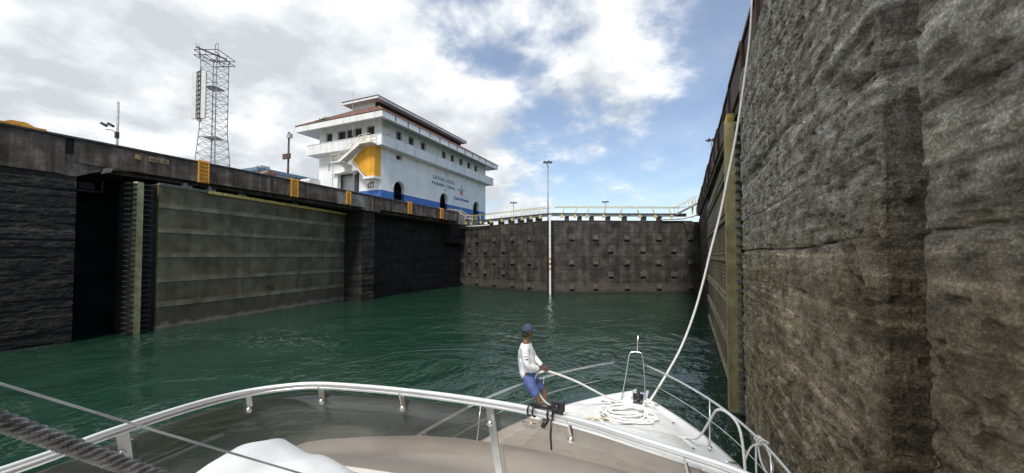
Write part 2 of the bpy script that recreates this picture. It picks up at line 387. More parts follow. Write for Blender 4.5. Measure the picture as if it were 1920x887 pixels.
def resample(pts, step):
    P = [Vector(p) for p in pts]; out = [P[0]]; acc = 0
    for a, b in zip(P, P[1:]):
        l = (b-a).length
        while acc + l >= step:
            t = (step-acc)/l; a = a+(b-a)*t; out.append(a.copy()); l = (b-a).length; acc = 0
        acc += l
    return out
def text_mb(txt, size, fr, depth=.03, bold=0.0, align='LEFT', space=1.0):
    cu = bpy.data.curves.new('t', 'FONT'); cu.body = txt; cu.size = size; cu.extrude = depth/2; cu.offset = bold; cu.align_x = align; cu.space_character = space
    o = bpy.data.objects.new('t', cu); C.objects.link(o)
    dg = bpy.context.evaluated_depsgraph_get(); me = bpy.data.meshes.new_from_object(o.evaluated_get(dg))
    mb = MB(); mb.add([fr(v.co.x, v.co.y, v.co.z) for v in me.vertices], [tuple(p.vertices) for p in me.polygons])
    bpy.data.objects.remove(o); bpy.data.curves.remove(cu); bpy.data.meshes.remove(me); return mb
# ------------------------------------------------------------------ numpy value noise
def vnoise(x, y, seed=0):
    xi = np.floor(x).astype(np.int64); yi = np.floor(y).astype(np.int64); xf = x-xi; yf = y-yi
    def h(a, b):
        n = (a*374761393 + b*668265263 + seed*974711) & 0xffffffff
        n = ((n ^ (n >> 13))*1274126177) & 0xffffffff
        return ((n ^ (n >> 16)) & 0xffff)/65535.0
    u = xf*xf*(3-2*xf); v = yf*yf*(3-2*yf)
    return (h(xi,yi)*(1-u)+h(xi+1,yi)*u)*(1-v)+(h(xi,yi+1)*(1-u)+h(xi+1,yi+1)*u)*v
def fbm(x, y, oct=5, gain=.55, seed=0):
    t = np.zeros_like(x); a = 1.0; n = 0
    for i in range(oct):
        t += a*vnoise(x*2**i, y*2**i, seed+i*17); n += a; a *= gain
    return t/n*2-1
def grid_obj(name, X, Y, Z, mt, parent, smooth=True):
    """regular grid arrays (rows x cols) -> mesh child"""
    b = BASE[parent]; r, c = X.shape; me = bpy.data.meshes.new(name)
    co = np.stack([X-b[0], Y-b[1], Z-b[2]], -1).reshape(-1,3).astype(np.float32)
    i = np.arange(r*c).reshape(r, c)
    q = np.stack([i[:-1,:-1], i[:-1,1:], i[1:,1:], i[1:,:-1]], -1).reshape(-1)
    nf = (r-1)*(c-1)
    me.vertices.add(r*c); me.vertices.foreach_set('co', co.ravel())
    me.loops.add(nf*4); me.loops.foreach_set('vertex_index', q.astype(np.int32))
    me.polygons.add(nf); me.polygons.foreach_set('loop_start', np.arange(0, nf*4, 4, dtype=np.int32))
    me.update(calc_edges=True); me.validate()
    me.polygons.foreach_set('use_smooth', np.full(nf, smooth))
    me.materials.append(MATS[mt])
    o = bpy.data.objects.new(name, me); C.objects.link(o); o.parent = parent; BASE[o] = b; return o

# ================================================================== SETTING
mb = MB(); mb.add([(-900,-400,0),(900,-400,0),(900,1500,0),(-900,1500,0)], [(0,1,2,3)])
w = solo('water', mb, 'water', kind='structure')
mb = MB(); mb.box(-900, -38.0, -300, 1500, 5, 11.70)
g = solo('ground', mb, 'ground', kind='structure')
mb = MB(); mb.box(6.0, 900, -300, 1500, 5, 11.35)
g = solo('ground', mb, 'ground', kind='structure')

# ------------------------------------------------------------------ left lock wall
XL = -32.0
def rough_face(name, y0, y1, z0, z1, xf, amp, mt, parent, dy=.16, dz=.10, seed=1, lifts=True, axis='x', sgn=1):
    ys = np.arange(y0, y1+dy*.5, dy); zs = np.arange(z0, z1+dz*.5, dz); ys[-1] = y1; zs[-1] = z1
    Yg, Zg = np.meshgrid(ys, zs)
    d = amp*(.6*fbm(Yg*.9, Zg*1.6, 4, .6, seed)+.8*(1-2*np.abs(fbm(Yg*1.3, Zg*4.5, 5, .65, seed+3))))
    if lifts:
        k = np.floor(Zg/.95+.35*vnoise(Yg*.1, Zg*0+3, seed)); hsh = np.sin(k*12.9898+seed)*43758.5453; hsh -= np.floor(hsh)
        d += (hsh-.5)*amp*1.0
        fr = Zg/.95 - np.floor(Zg/.95); d -= amp*1.1*np.exp(-((fr-.03)/.06)**2)*(vnoise(Yg*.8, k, seed+5) > .35)
    if axis == 'x': return grid_obj(name, xf+sgn*d, Yg, Zg, mt, parent)
    return grid_obj(name, Yg, xf+sgn*d, Zg, mt, parent)
lw = thing('lock_wall', 'long black concrete lock wall with brown stained coping on the far side of the chamber', 'wall', (XL, 20, 0))
rough_face('wall_block', -45, 3.0, -.5, 9.6, XL+.05, .06, 'wall_black', lw, .3, .12, 3)
rough_face('wall_block', 3.0, 9.95, -.5, 9.6, XL+.05, .06, 'wall_black', lw, .06, .05, 3)
mb = MB(); mb.box(-40, XL-.10, -45, 9.90, -1, 9.6); part('wall_core', mb, 'wall_black', lw)
mb = MB(); mb.box(-40, -36.6, 9.9, 33.2, -1, 11.0); part('recess_back', mb, 'recess_dark', lw)
# pier between the two gate recesses
rough_face('pier_face', 31.9, 33.7, -.5, 10.4, XL-.25, .06, 'wall_black', lw, .12, .10, 9)
rough_face('pier_face', -36.6, XL-.25, -.5, 10.4, 31.9, .05, 'wall_black', lw, .15, .12, 12, axis='y', sgn=-1)
mb = MB(); mb.box(-40, XL-.33, 31.96, 33.65, -1, 10.4); part('pier_core', mb, 'wall_black', lw)
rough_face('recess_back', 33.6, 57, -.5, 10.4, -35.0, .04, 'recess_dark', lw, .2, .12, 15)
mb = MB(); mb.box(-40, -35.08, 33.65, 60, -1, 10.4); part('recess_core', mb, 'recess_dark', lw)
mb = MB(); mb.box(-35.06, -34.9, 44.2, 44.6, 0, 10.3); part('guide_rail', mb, 'recess_dark', lw)
# deck slab carried over the recesses and its set-back girder
mb = MB(); mb.box(-40, XL-.02, 9.9, 51.4, 10.62, 11.55); part('deck_slab', mb, 'coping_brown', lw)
mb = MB(); mb.box(-39, XL-.55, 10.6, 31.6, 10.05, 10.63); part('deck_girder', mb, 'coping_brown', lw)
mb = MB(); mb.box(-39, XL-.75, 33.9, 51.2, 10.0, 10.63); part('deck_girder', mb, 'coping_brown', lw)
# ragged chunk where wall meets recess
mb = MB(); mb.prism([(9.4,10.7),(12.9,10.7),(12.3,10.25),(11.3,10.15),(10.6,9.85),(9.9,9.5),(9.2,9.5)], XL-1.2, XL+.09, lambda a,b,t: (t,a,b)); part('corbel', mb, 'coping_brown', lw)
mb = MB(); mb.prism([(10.95,9.85),(11.35,10.02),(11.5,10.34),(11.05,10.2)], XL+.05, XL+.13, lambda a,b,t: (t,a,b)); part('patched_corbel', mb, 'coping_pale', lw, label='pale patched concrete lump under the coping')
# coping beam in cast lengths with recessed joints
rough = [(-45,-30),(-30,-18),(-18,-7),(-7,2.2),(2.2,9.45),(9.78,17.2),(17.2,25.0),(25.0,31.4),(31.4,34.2),(34.2,42.6),(42.6,51.2)]
for i,(a,b_) in enumerate(rough):
    zb = 9.55 if b_ < 9.6 else (9.95 if i == 8 else 10.28)
    rough_face('coping_beam', a+.015, b_-.015, zb, 11.62, XL+.13, .025, 'coping_brown', lw, .2, .1, 30+i, lifts=False)
    mb = MB(); mb.box(-40, XL+.10, a+.02, b_-.02, zb+.02, 11.64); part('coping_core', mb, 'coping_brown', lw)
mb = MB(); mb.box(-40, XL+.02, 9.4, 9.8, 9.6, 11.6); part('drain_slot', mb, 'recess_dark', lw)
mb = MB(); mb.tube([(XL+.10,-45,11.68),(XL+.10,51.2,11.68)], .11, 10); part('steel_nosing', mb, 'nosing', lw, True)
mb = MB(); mb.box(-36, XL+.16, 28.3, 31.9, 10.25, 11.5)
part('grey_panel', mb, 'coping_pale', lw, label='pale grey repaired length of coping')
mb = MB(); mb.box(-37, XL+.2, 51.2, 52.6, 9.9, 11.5); part('end_block', mb, 'coping_pale', lw, label='pale concrete block ending the coping')
mb = MB(); mb.box(-40, -33.5, 51.3, 60, 7, 10.3); part('end_step', mb, 'wall_black', lw)
mb = MB(); mb.box(-41, -36.9, 51.3, 90, 5, 11.5); part('back_wall', mb, 'coping_pale', lw)
# gear box hanging in the recess
mb = MB()
for (y0,y1,z0,z1) in ((10.6,12.0,9.0,9.12),(10.6,10.7,9.1,9.9),(11.9,12.0,9.1,9.9),(10.6,12.0,9.85,9.95)): mb.box(-35.4,-34.6,y0,y1,z0,z1)
mb.box(-35.2,-34.8,11.2,11.35,9.9,10.6); mb.box(-35.3,-34.7,10.9,11.6,9.2,9.6)
part('hanging_frame', mb, 'dark_steel', lw)

def orange_bracket(y, z0, z1, label, wdt=.62):
    t = thing('coping_bracket', label, 'bracket', (XL+.15, y, z0), 'orange brackets hung on the coping')
    m = MB(); m.box(XL+.16, XL+.22, y-wdt/2, y+wdt/2, z0, z1); m.box(XL-.35, XL+.22, y-wdt/2, y+wdt/2, z1, z1+.05); part('back_plate', m, 'orange', t)
    for s in (-1, 1):
        m = MB(); m.box(XL+.22, XL+.32, y+s*wdt/2-.04, y+s*wdt/2+.04, z0, z1+.02); part('side_rail', m, 'orange', t)
    rung = MB(); rung.box(0, .07, -wdt/2+.04, wdt/2-.04, -.025, .025); me = rung.mesh('rung', 'orange')
    k = 6
    for i in range(k): piece('rung', me, t, (XL+.22, y, z0+.1+(z1-z0-.2)*i/(k-1)))
orange_bracket(16.25, 10.22, 11.80, 'orange coping bracket nearest the lattice tower, leftmost of the five')
orange_bracket(23.4, 10.22, 11.80, 'orange coping bracket just right of the sign pole, second from the left')
orange_bracket(29.5, 10.28, 11.60, 'narrow orange coping bracket on the pale grey panel below the control building door', .5)
orange_bracket(39.3, 10.28, 11.80, 'orange coping bracket below the nearest arch of the control building')
orange_bracket(46.4, 10.30, 11.80, 'orange coping bracket below the middle arch, rightmost of the five')
# yellow painted chock on the coping
t = thing('mooring_chock', 'long yellow painted mooring chock lying on the coping at far left', 'chock', (XL, 7, 11.75))
mb = MB(); mb.box(XL-.3, XL+.22, 3.5, 8.7, 11.74, 11.84); part('base_plate', mb, 'orange', t)
mb = MB(); mb.prism([(7.2,11.84),(7.5,12.0),(8.0,12.02),(8.35,11.84)], XL-.25, XL+.12, lambda a,b,c: (c,a,b)); part('horn', mb, 'orange', t)
# faded direction sign painted on boards
t = thing('direction_sign', 'faded orange direction sign with arrow on the brown coping', 'sign', (XL+.2, 13.3, 11))
for (y0,y1) in ((12.45,12.75),(13.15,13.6),(13.7,14.2)):
    mb = MB(); mb.box(XL+.16, XL+.20, y0, y1, 11.10, 11.42); part('board', mb, 'sign_faded', t)
mb = MB(); mb.prism([(13.8,11.2),(13.95,11.2),(13.95,11.14),(14.12,11.26),(13.95,11.38),(13.95,11.32),(13.8,11.32)], XL+.202, XL+.215, lambda a,b,c:(c,a,b)); part('arrow', mb, 'coping_brown', t)
for y in (13.2,13.32,13.44):
    mb = MB(); mb.box(XL+.202, XL+.212, y, y+.06, 11.16, 11.36); part('stroke', mb, 'coping_brown', t)

# ------------------------------------------------------------------ open gate leaf in the left recess
def tooth_mesh(w, d, mt='dark_steel'):
    m = MB(); m.box(0, w, 0, d, -.025, .025); m.box(0, w, 0, .03, -.10, .025); return m.mesh('bracket', mt)
def open_leaf(A, B, side, label, zt, nrib_step, matp, matr, teeth, mats_post='post_lichen'):
    f = frame2(A, B, side); t = thing('gate_leaf', label, 'lock gate', (A[0], A[1], 0), 'open lock gate leaves'); l = f.len
    m = MB(); m.box(0, l, -2.0, -.05, -1, zt-.02, f); part('leaf_core', m, matp, t)
    zs = [-.10+nrib_step*i for i in range(int(zt/nrib_step)+2)]
    zs = [z for z in zs if z < zt-.8] + [zt]
    for a, b_ in zip(zs, zs[1:]):
        m = MB(); k = 3
        for j in range(k): m.box(l*j/k+.012, l*(j+1)/k-.012, -.06, 0, a+.01, b_-.01, f)
        part('skin_plate', m, matp, t)
    for z in zs[:-1]:
        m = MB(); m.box(.02, l-.02, 0, .03, z-.05, z+.28, f); rb = part('rib', m, matr, t)
        m = MB(); m.box(.02, l-.02, .03, .06, z-.05, z-.02, f); m.box(.02, l-.02, .03, .06, z+.25, z+.28, f); part('flange', m, matr, rb)
    m = MB(); m.box(-.02, l+.02, -2.05, .07, zt, zt+.10, f); part('top_plate', m, matr, t)
    return f, t, l, zs
f, t, l, zs = open_leaf((-31.8,13.7), (-34.9,32.0), -1, 'open riveted steel gate leaf numbered 26 folded into the far lock wall', 9.62, 1.66, 'leaf_olive', 'leaf_rib', 30)
# mitre post with its combs of bracket plates
m = MB(); m.box(-1.28, -.92, -.25, .12, -1, 9.62, f); part('mitre_post', m, 'post_lichen', t, label='pale yellow-green weathered mitre post')
m = MB(); m.box(-1.0, -.03, -2.0, -.12, -1, 9.55, f); part('end_girder', m, 'recess_dark', t)
tm = MB(); tm.box(0, .40, -.16, .30, -.025, .025); tm.box(.0, .05, -.16, -.10, -.07, .05); tme = tm.mesh('bracket', 'dark_steel')
tm2 = MB(); tm2.box(0, .52, -.10, .30, -.025, .025); tm2.box(.44, .52, -.10, -.02, -.10, .06); tme2 = tm2.mesh('bracket', 'dark_steel')
for i in range(30):
    z = .12+9.35*i/29
    piece('bracket', tme, t, f(-1.68, 0, z), f.ang); piece('bracket', tme2, t, f(-.91, 0, z), f.ang)
tm3 = MB(); tm3.box(0, .32, -.16, .2, -.025, .025); tme3 = tm3.mesh('bracket', 'dark_steel')
for i in range(34): piece('bracket', tme3, t, f(l+.03, 0, .1+9.3*i/33), f.ang)
m = MB(); m.box(l+.34, l+.44, -.4, .05, -1, 9.5, f); part('heel_post', m, 'dark_steel', t)
# rivets: far too many to count
m = MB()
for zr in zs[:-1]:
    for z in (zr+.05, zr+.16):
        u = .15
        while u < l: m.ball(f(u, .06, z), .022, 4, 2); u += .16
for u in (.10,.24,.38,l-.3,l-.16):
    z = .05
    while z < 9.5: m.ball(f(u, .005, z), .022, 4, 2); z += .13
part('rivets', m, 'leaf_rib', t, kind='stuff')
# top fittings
for u, s in ((1.7,.30),(3.4,.34),(5.9,.34),(11.3,.34)):
    m = MB(); m.box(u-.45, u+.45, -.5, .02, 9.73, 9.80, f); m.prism([(u-.18,9.80),(u+.18,9.80),(u+.12,9.80+s),(u-.12,9.80+s)], -.35, -.05, lambda a,b,c: f(a,c,b)); m.box(u+.2,u+.42,-.4,-.02,9.8,9.95,f)
    part('lug', m, 'grey_steel', t)
m = MB(); m.box(0, 3.2, -.2, .12, 9.73, 9.78, f); part('edge_angle', m, 'grey_steel', t)
u = 3.15; i = 0
while u < l-.1:
    m = MB(); m.box(u, min(u+.98, l), -.02, .19, 9.56, 9.78, f); m.box(u+.04, u+.12, .19, .21, 9.60, 9.74, f); part('timber_edge', m, 'plank_yellow', t); u += 1.0
m = MB(); m.box(12.4, 14.6, -.6, -.1, 9.73, 9.84, f); m.box(12.6, 14.4, -.5, -.2, 9.84, 9.9, f); part('hatch_plate', m, 'grey_steel', t)
m = text_mb('26', .75, lambda x,y,z: f(8.5+x, .012+z, 1.80+y), .012, .012); part('number', m, 'dark_steel', t, label='painted number 26')

# ------------------------------------------------------------------ closed mitre gates ahead
MIT = (-15.8, 47.8)
def closed_leaf(B, side, label, odd, even, posts, slant):
    f = frame2(MIT, B, side); l = f.len; zt = 9.5
    t = thing('gate_leaf', label, 'lock gate', (MIT[0]+f.u[0]*l/2, MIT[1]+f.u[1]*l/2, 0), 'closed mitre gates')
    m = MB(); m.box(.30, l+.6, -2.1, -.06, -1, zt-.05, f); part('leaf_core', m, 'gate_dark', t)
    zs = [-.6, .2, 1.72, 3.32, 4.95, 6.55, 8.15, zt-.02]
    for a, b_ in zip(zs, zs[1:]):
        k = 4
        for j in range(k):
            m = MB(); m.box(.45+(l+.1)*j/k+.01, .45+(l+.1)*(j+1)/k-.01, -.07, 0, a+.012, b_-.012, f); part('skin_plate', m, 'gate_dark', t)
    for z in zs[1:-1]:
        m = MB(); m.box(.45, l+.5, 0, .03, z-.10, z+.10, f); part('splice_strip', m, 'gate_dark', t)
    bm_ = MB(); bm_.prism([(-.36,-.33),(.36,-.33),(.36,.33),(-.36,.33)], 0, .10, lambda a,b,c: (a, c, b))
    bm_.prism([(-.31,-.26),(.31,-.26),(.27,.24),(-.27,.24)], .10, .20, lambda a,b,c: (a, c, b))
    blk = bm_.mesh('fender_block', 'gate_block')
    for i, z in enumerate((7.35, 5.78, 4.12, 2.52, .92)):
        for u in (odd if i % 2 == 0 else even):
            o = piece('fender_block', blk, t, f(u, .03, z), f.ang if side > 0 else f.ang+math.pi)
    m = MB(); m.box(.02, .45, -1.6, -.12, -1, zt, f); part('mitre_post', m, 'recess_dark', t)
    tb = MB(); tb.box(0, .40, *sorted((-.25*side, .05*side)), -.03, .03); tb.box(.3, .40, *sorted((-.05*side, .12*side)), -.10, .06); tbm = tb.mesh('bracket', 'dark_steel')
    for i in range(26): piece('bracket', tbm, t, f(.10, 0, .15+9.2*i/25), f.ang if side > 0 else f.ang)
    # walkway : girder on short posts, handrail on raking stanchions
    m = MB(); m.box(.1, l-.8, -1.2, .05, zt, zt+.09, f); part('top_plate', m, 'gate_block', t)
    m = MB(); m.box(.15, l-1.6, -.14, -.04, 10.16, 10.54, f); m.box(.15, l-1.6, -.22, .06, 10.50, 10.56, f); m.box(.15, l-1.6, -.22, .06, 10.14, 10.20, f); part('walkway_girder', m, 'grey_steel', t)
    m = MB(); m.box(.15, l-1.6, -1.1, -.14, 10.44, 10.50, f); part('walkway_deck', m, 'grey_steel', t)
    sup = MB(); sup.box(-.22, .22, *sorted((-.9*side, 0)), 0, .58); supm = sup.mesh('support', 'dark_steel')
    for u in posts[:-1]: piece('support', supm, t, f(u+.75, -.1, zt+.06), f.ang)
    foot = MB(); foot.box(-.16, .16, *sorted((-.05*side, .10*side)), -.30, .12); fm = foot.mesh('stanchion_foot', 'yellow_rail')
    for i, u in enumerate(posts):
        du = slant(i)
        for dn in (.02,):
            m = MB(); m.tube([f(u, dn, 10.3), f(u+du, dn, 11.38)], .045, 6); s_ = part('stanchion', m, 'yellow_rail', t, True)
            m = MB(); m.tube([f(u+.35, -1.05, 10.5), f(u+.35+du*.3, -1.05, 11.38)], .035, 6); part('stanchion', m, 'yellow_rail', t, True)
        piece('stanchion_foot', fm, t, f(u, .02, 10.22), f.ang)
    m = MB(); m.tube([f(.55, .02, 11.15), f(.8, .02, 11.40), f(l-1.9, .02, 11.40)], .045, 6); part('handrail', m, 'yellow_rail', t, True)
    m = MB(); m.tube([f(.7, -1.05, 11.40), f(l-1.9, -1.05, 11.40)], .04, 6); part('handrail', m, 'yellow_rail', t, True)
    return f, t, l
fR, tR, lR = closed_leaf((1.9,56.5), -1, 'right leaf of the closed dark mitre gate with rows of square fender blocks', [2.8,5.9,10.07,14.3,18.6], [7.93,12.18,16.3], [1.5,3.2,4.8,7.0,9.2,11.8,13.9,16.1], lambda i: .42 if i < 5 else -.5)
fL, tL, lL = closed_leaf((-32.9,54.1), 1, 'left leaf of the closed dark mitre gate beside the far recess', [3.6,6.8,10.6,14.6,18.3], [8.7,12.6,16.4], [1.7,3.35,5.0,6.9,9.0,11.4,13.7,16.0], lambda i: .30)
m = text_mb('140', .55, lambda x,y,z: fL(5.6-x, .012+z, 8.5+y), .01, .012); part('number', m, 'gate_block', tL)
# white pipes lying at the gate ends
mb = MB(); mb.tube([fR(14.6,.2,9.75), fR(17.5,.25,9.85), (2.0,53.2,10.15)], .11, 8); solo('white_hose', mb, 'white_trim', 'white hose lying on the right end of the closed gate top', 'hose', fR(15,.2,9.6), True)
mb = MB(); mb.tube([fL(17.0,.3,9.70), fL(15.0,.3,9.62), fL(11.5,.25,9.62)], .08, 8); solo('white_hose', mb, 'white_trim', 'white hose lying on the left end of the closed gate top', 'hose', fL(15,.3,9.6), True)
# staff gauge hanging at the mitre
t = thing('staff_gauge', 'tall white staff gauge with orange marks standing at the gate mitre', 'gauge', (-15.75,47.45,0))
gz = [0,1.6,3.1,3.4,3.75,4.05,4.4,4.7,5.9,7.6,10.3]
cols = ['white_trim','white_trim','orange','white_trim','sign_faded','white_trim','orange','white_trim','white_trim','white_trim']
for i in range(10):
    mb = MB(); mb.box(-15.86,-15.62,47.40,47.48,gz[i]-(.6 if i==0 else 0)+.012,gz[i+1]-.012); part('gauge_board', mb, cols[i], t)
mb = MB(); mb.box(-15.80,-15.68,47.48,47.6,-1,10.3); part('backing_rail', mb, 'dark_steel', t)

# gangway at the right end of the gate
t = thing('gangway', 'yellow railed sloping gangway from the gate walkway up to the right lock wall', 'gangway', (.5,55.5,10.2))
a0 = Vector((-.9,55.0,10.35)); a1 = Vector((1.9,56.6,12.0))
mb = MB(); mb.bar(a0, a1, .9, .16); part('ramp', mb, 'grey_steel', t)
for s in (-.42,.42):
    off = Vector((-.49*s*1,.87*s,0))
    mb = MB(); mb.tube([a0+off+Vector((0,0,1.0)), a1+off+Vector((0,0,1.0))], .035, 6); part('handrail', mb, 'yellow_rail', t)
    for q in (.05,.5,.95):
        p = a0.lerp(a1,q)+off; mb = MB(); mb.tube([p, p+Vector((0,0,1.0))], .035, 6); part('stanchion', mb, 'yellow_rail', t)
mb = MB(); mb.bar((1.2,56.2,10.0),(1.2,56.2,12.3),.22); part('ramp_bracket', mb, 'plank_yellow', t)
# stair railing at the far end of the left coping
t = thing('access_stair', 'yellow railed stair leading down from the left coping to the gate walkway', 'stair', (-33,53,10))
for s in (0,.95):
    y = 52.7
    pts = [(-34.0+s*.2, 51.3+s*1.1, 12.35),(-33.2+s*.3,52.4+s*1.1,12.35),(-32.0+s*.3,53.3+s*1.0,11.45),(-30.6+s*.3,53.2+s*1.0,11.40)]
    mb = MB(); mb.tube(pts, .05, 6); part('handrail', mb, 'yellow_rail', t)
    mb = MB(); mb.tube([(p[0],p[1],p[2]-.5) for p in pts], .04, 6); part('mid_rail', mb, 'yellow_rail', t)
    for p in pts: mb = MB(); mb.tube([p,(p[0],p[1],p[2]-1.15)], .045, 6); part('stanchion', mb, 'yellow_rail', t)
for i in range(5):
    q = i/4; mb = MB(); c_ = Vector((-33.2,52.6,11.25)).lerp(Vector((-31.9,53.6,10.4)),q); mb.box(c_.x-.2,c_.x+.2,c_.y-.3,c_.y+.9,c_.z-.04,c_.z); part('tread', mb, 'yellow_rail', t)
mb = MB(); mb.bar((-33.3,52.3,11.0),(-31.8,53.4,10.1),.1,.3); part('stringer', mb, 'yellow_rail', t)

# ------------------------------------------------------------------ right lock wall
XR = 1.62
rw = thing('lock_wall', 'rough aggregate concrete lock wall rising close on the right', 'wall', (XR, 8, 0))
def right_wall():
    # plan path of the face: near block, ladder groove, long face up to the leaf
    path = [(XR-.05,-2.0),(XR-.05,1.2),(XR-.05,3.67),(XR+.0,3.71),(XR+.40,3.73),(XR+1.5,3.78),(XR+1.65,4.1),(XR+1.5,4.46),(XR+.40,4.48),(XR+.04,4.50),(XR,4.53),(XR,13.2),(XR+.05,13.4)]
    pts = [path[0]]
    for a, b_ in zip(path, path[1:]):
        l = math.hypot(b_[0]-a[0], b_[1]-a[1]); ym = (a[1]+b_[1])/2
        y = 0
        s = 0.0
        while s < l-1e-6:
            yy = a[1]+(b_[1]-a[1])*s/l
            st = .10 if yy < 1.2 else (.018 if yy < 5.2 else .018+.004*(yy-5.2))
            s = min(l, s+st); pts.append((a[0]+(b_[0]-a[0])*s/l, a[1]+(b_[1]-a[1])*s/l))
    P = np.array(pts); d = np.gradient(P, axis=0); ln = np.hypot(d[:,0], d[:,1])+1e-9; d /= ln[:,None]
    nx, ny = -d[:,1], d[:,0]            # toward the chamber (-x) for a path running +y
    seg = np.hypot(*np.diff(P, axis=0).T); S = np.concatenate([[0], np.cumsum(seg)])
    zs = np.concatenate([np.arange(-.4, 2.0, .04), np.arange(2.0, 8.6, .02), np.arange(8.6, 10.2, .03)])
    Sg, Zg = np.meshgrid(S, zs); PX, _ = np.meshgrid(P[:,0], zs); PY, _ = np.meshgrid(P[:,1], zs); NX, _ = np.meshgrid(nx, zs); NY, _ = np.meshgrid(ny, zs)
    rid = lambda a, b_, o_, g_, sd: 1-2*np.abs(fbm(a, b_, o_, g_, sd))
    dsp = .012*fbm(Sg*.5, Zg*1.1, 3, .5, 2) + .014*rid(Sg*1.4, Zg*5.5, 4, .6, 8) + .012*rid(Sg*6, Zg*12, 3, .7, 14) + .012*fbm(Sg*17, Zg*22, 2, .8, 21)
    # broken-out pits and proud aggregate stones, both with hard edges
    area = np.clip((fbm(Sg*.8, Zg*1.3, 3, .6, 51)+.25)*2.2, .25, 1)
    n1 = vnoise(Sg*9+3*vnoise(Sg*3, Zg*4, 3), Zg*15, 33); dsp -= .055*area*np.clip((n1-.66)*7, 0, 1)
    n2 = vnoise(Sg*19, Zg*24, 35); dsp += .026*area*np.clip((n2-.70)*8, 0, 1)
    n3 = vnoise(Sg*3.2, Zg*8, 37); dsp -= .045*np.clip((n3-.78)*12, 0, 1)
    # lift joints, spalled in places
    lifts = np.array([.9,2.35,3.15,4.35,5.05,5.9,6.6,7.05,7.9,8.8])
    for i, z0 in enumerate(lifts):
        zz = z0 + .06*fbm(Sg*.6, Zg*0+i, 3, .5, 40+i)
        on = np.clip((vnoise(Sg*.7, Zg*0+i*3.3, 60+i)-.30)*3, 0, 1)
        wdt = .012+.016*vnoise(Sg*1.3, Zg*0+i, 90+i)
        dsp -= (.035+.04*(i % 3 == 1))*on*np.exp(-((Zg-zz)/wdt)**2)
        dsp += .014*np.tanh((Zg-zz)/.05)*np.exp(-np.abs(Zg-zz)/.5)*(1 if i % 2 else -1)
    # the big diagonal spall above the corner and the hollow in the groove
    sp = np.exp(-((PY-5.15)/.55)**2)*np.exp(-((Zg-6.72-.10*(PY-5.15))/.09)**2); dsp -= .20*sp*(.5+.8*vnoise(Sg*5, Zg*7, 5))
    sp = np.exp(-((PY-10.5)/1.6)**2)*np.exp(-((Zg-6.95+.0*(PY-8))/.13)**2); dsp -= .07*sp
    hol = (1/(1+np.exp(-(5.78-Zg)/.02)))*np.exp(-np.maximum(5.78-Zg,0)/.45)*np.exp(-((PY-4.5)/.17)**2); dsp -= .16*hol
    dsp += .03*np.tanh((6.45-Zg)/.05)*np.exp(-((PY-4.6)/.5)**2)*np.exp(-np.abs(Zg-6.45)/.6)
    dsp *= 1-.6*np.exp(-((PY-3.70)/.09)**2)-.5*np.exp(-((PY-4.515)/.05)**2)      # arrises of the slot stay fairly straight
    grid_obj('wall_face', PX+NX*dsp, PY+NY*dsp, Zg, 'rough_concrete', rw, False)
right_wall()
mb = MB(); mb.box(XR+2.0, 6.0, -45, 13.5, -1, 10.0); mb.box(XR+.15, 6.0, -45, -1.9, -1, 10.0); part('wall_core', mb, 'rough_concrete', rw)
rough_face('wall_face', -45, -1.95, -.5, 10.1, XR-.02, .07, 'rough_concrete', rw, .2, .15, 77, sgn=-1)
mb = MB(); mb.box(4.4, 6.0, 13.5, 40, -1, 10.3); part('recess_back', mb, 'recess_dark', rw)
rough_face('recess_cheek', 1.95, 4.4, -.5, 10.2, 13.5, .03, 'recess_dark', rw, .2, .2, 66, axis='y', sgn=1)
rough_face('pier_face', 35.6, 52.5, -.5, 10.1, 1.95, .06, 'wall_black', rw, .2, .12, 79, sgn=-1)
mb = MB(); mb.box(2.05, 6.0, 35.6, 60, -1, 10.0); part('pier_core', mb, 'wall_black', rw)
# steel-faced coping in panels
yy = -12.0; i = 0
while yy < 53:
    ln = (2.6,3.4,2.2,3.0)[i % 4]
    mb = MB(); mb.box(1.66+.02*(i%3), 2.4, yy+.02, yy+ln-.02, 10.12, 11.28); mb.box(1.60+.02*(i%3), 2.4, yy+.02, yy+ln-.02, 11.18, 11.30); pn = part('coping_panel', mb, 'rust_steel', rw)
    mb = MB(); mb.box(1.60, 1.68, yy+ln-.14, yy+ln-.02, 10.16, 11.18); part('panel_rib', mb, 'rust_steel', pn)
    yy += ln; i += 1
mb = MB(); mb.box(2.38, 6.2, -45, 60, 9.9, 11.3); part('coping_core', mb, 'coping_brown', rw)
mb = MB(); mb.box(1.75, 4.4, 13.3, 52.6, 9.85, 10.12); part('deck_girder', mb, 'coping_brown', rw)
mb = MB(); mb.box(1.45, 1.66, 15.3, 16.3, 9.5, 9.9); solo('timber_pad', mb, 'plank_yellow', 'small yellow timber pad under the right coping beside the pale post', 'pad', (1.55,15.8,9.5))
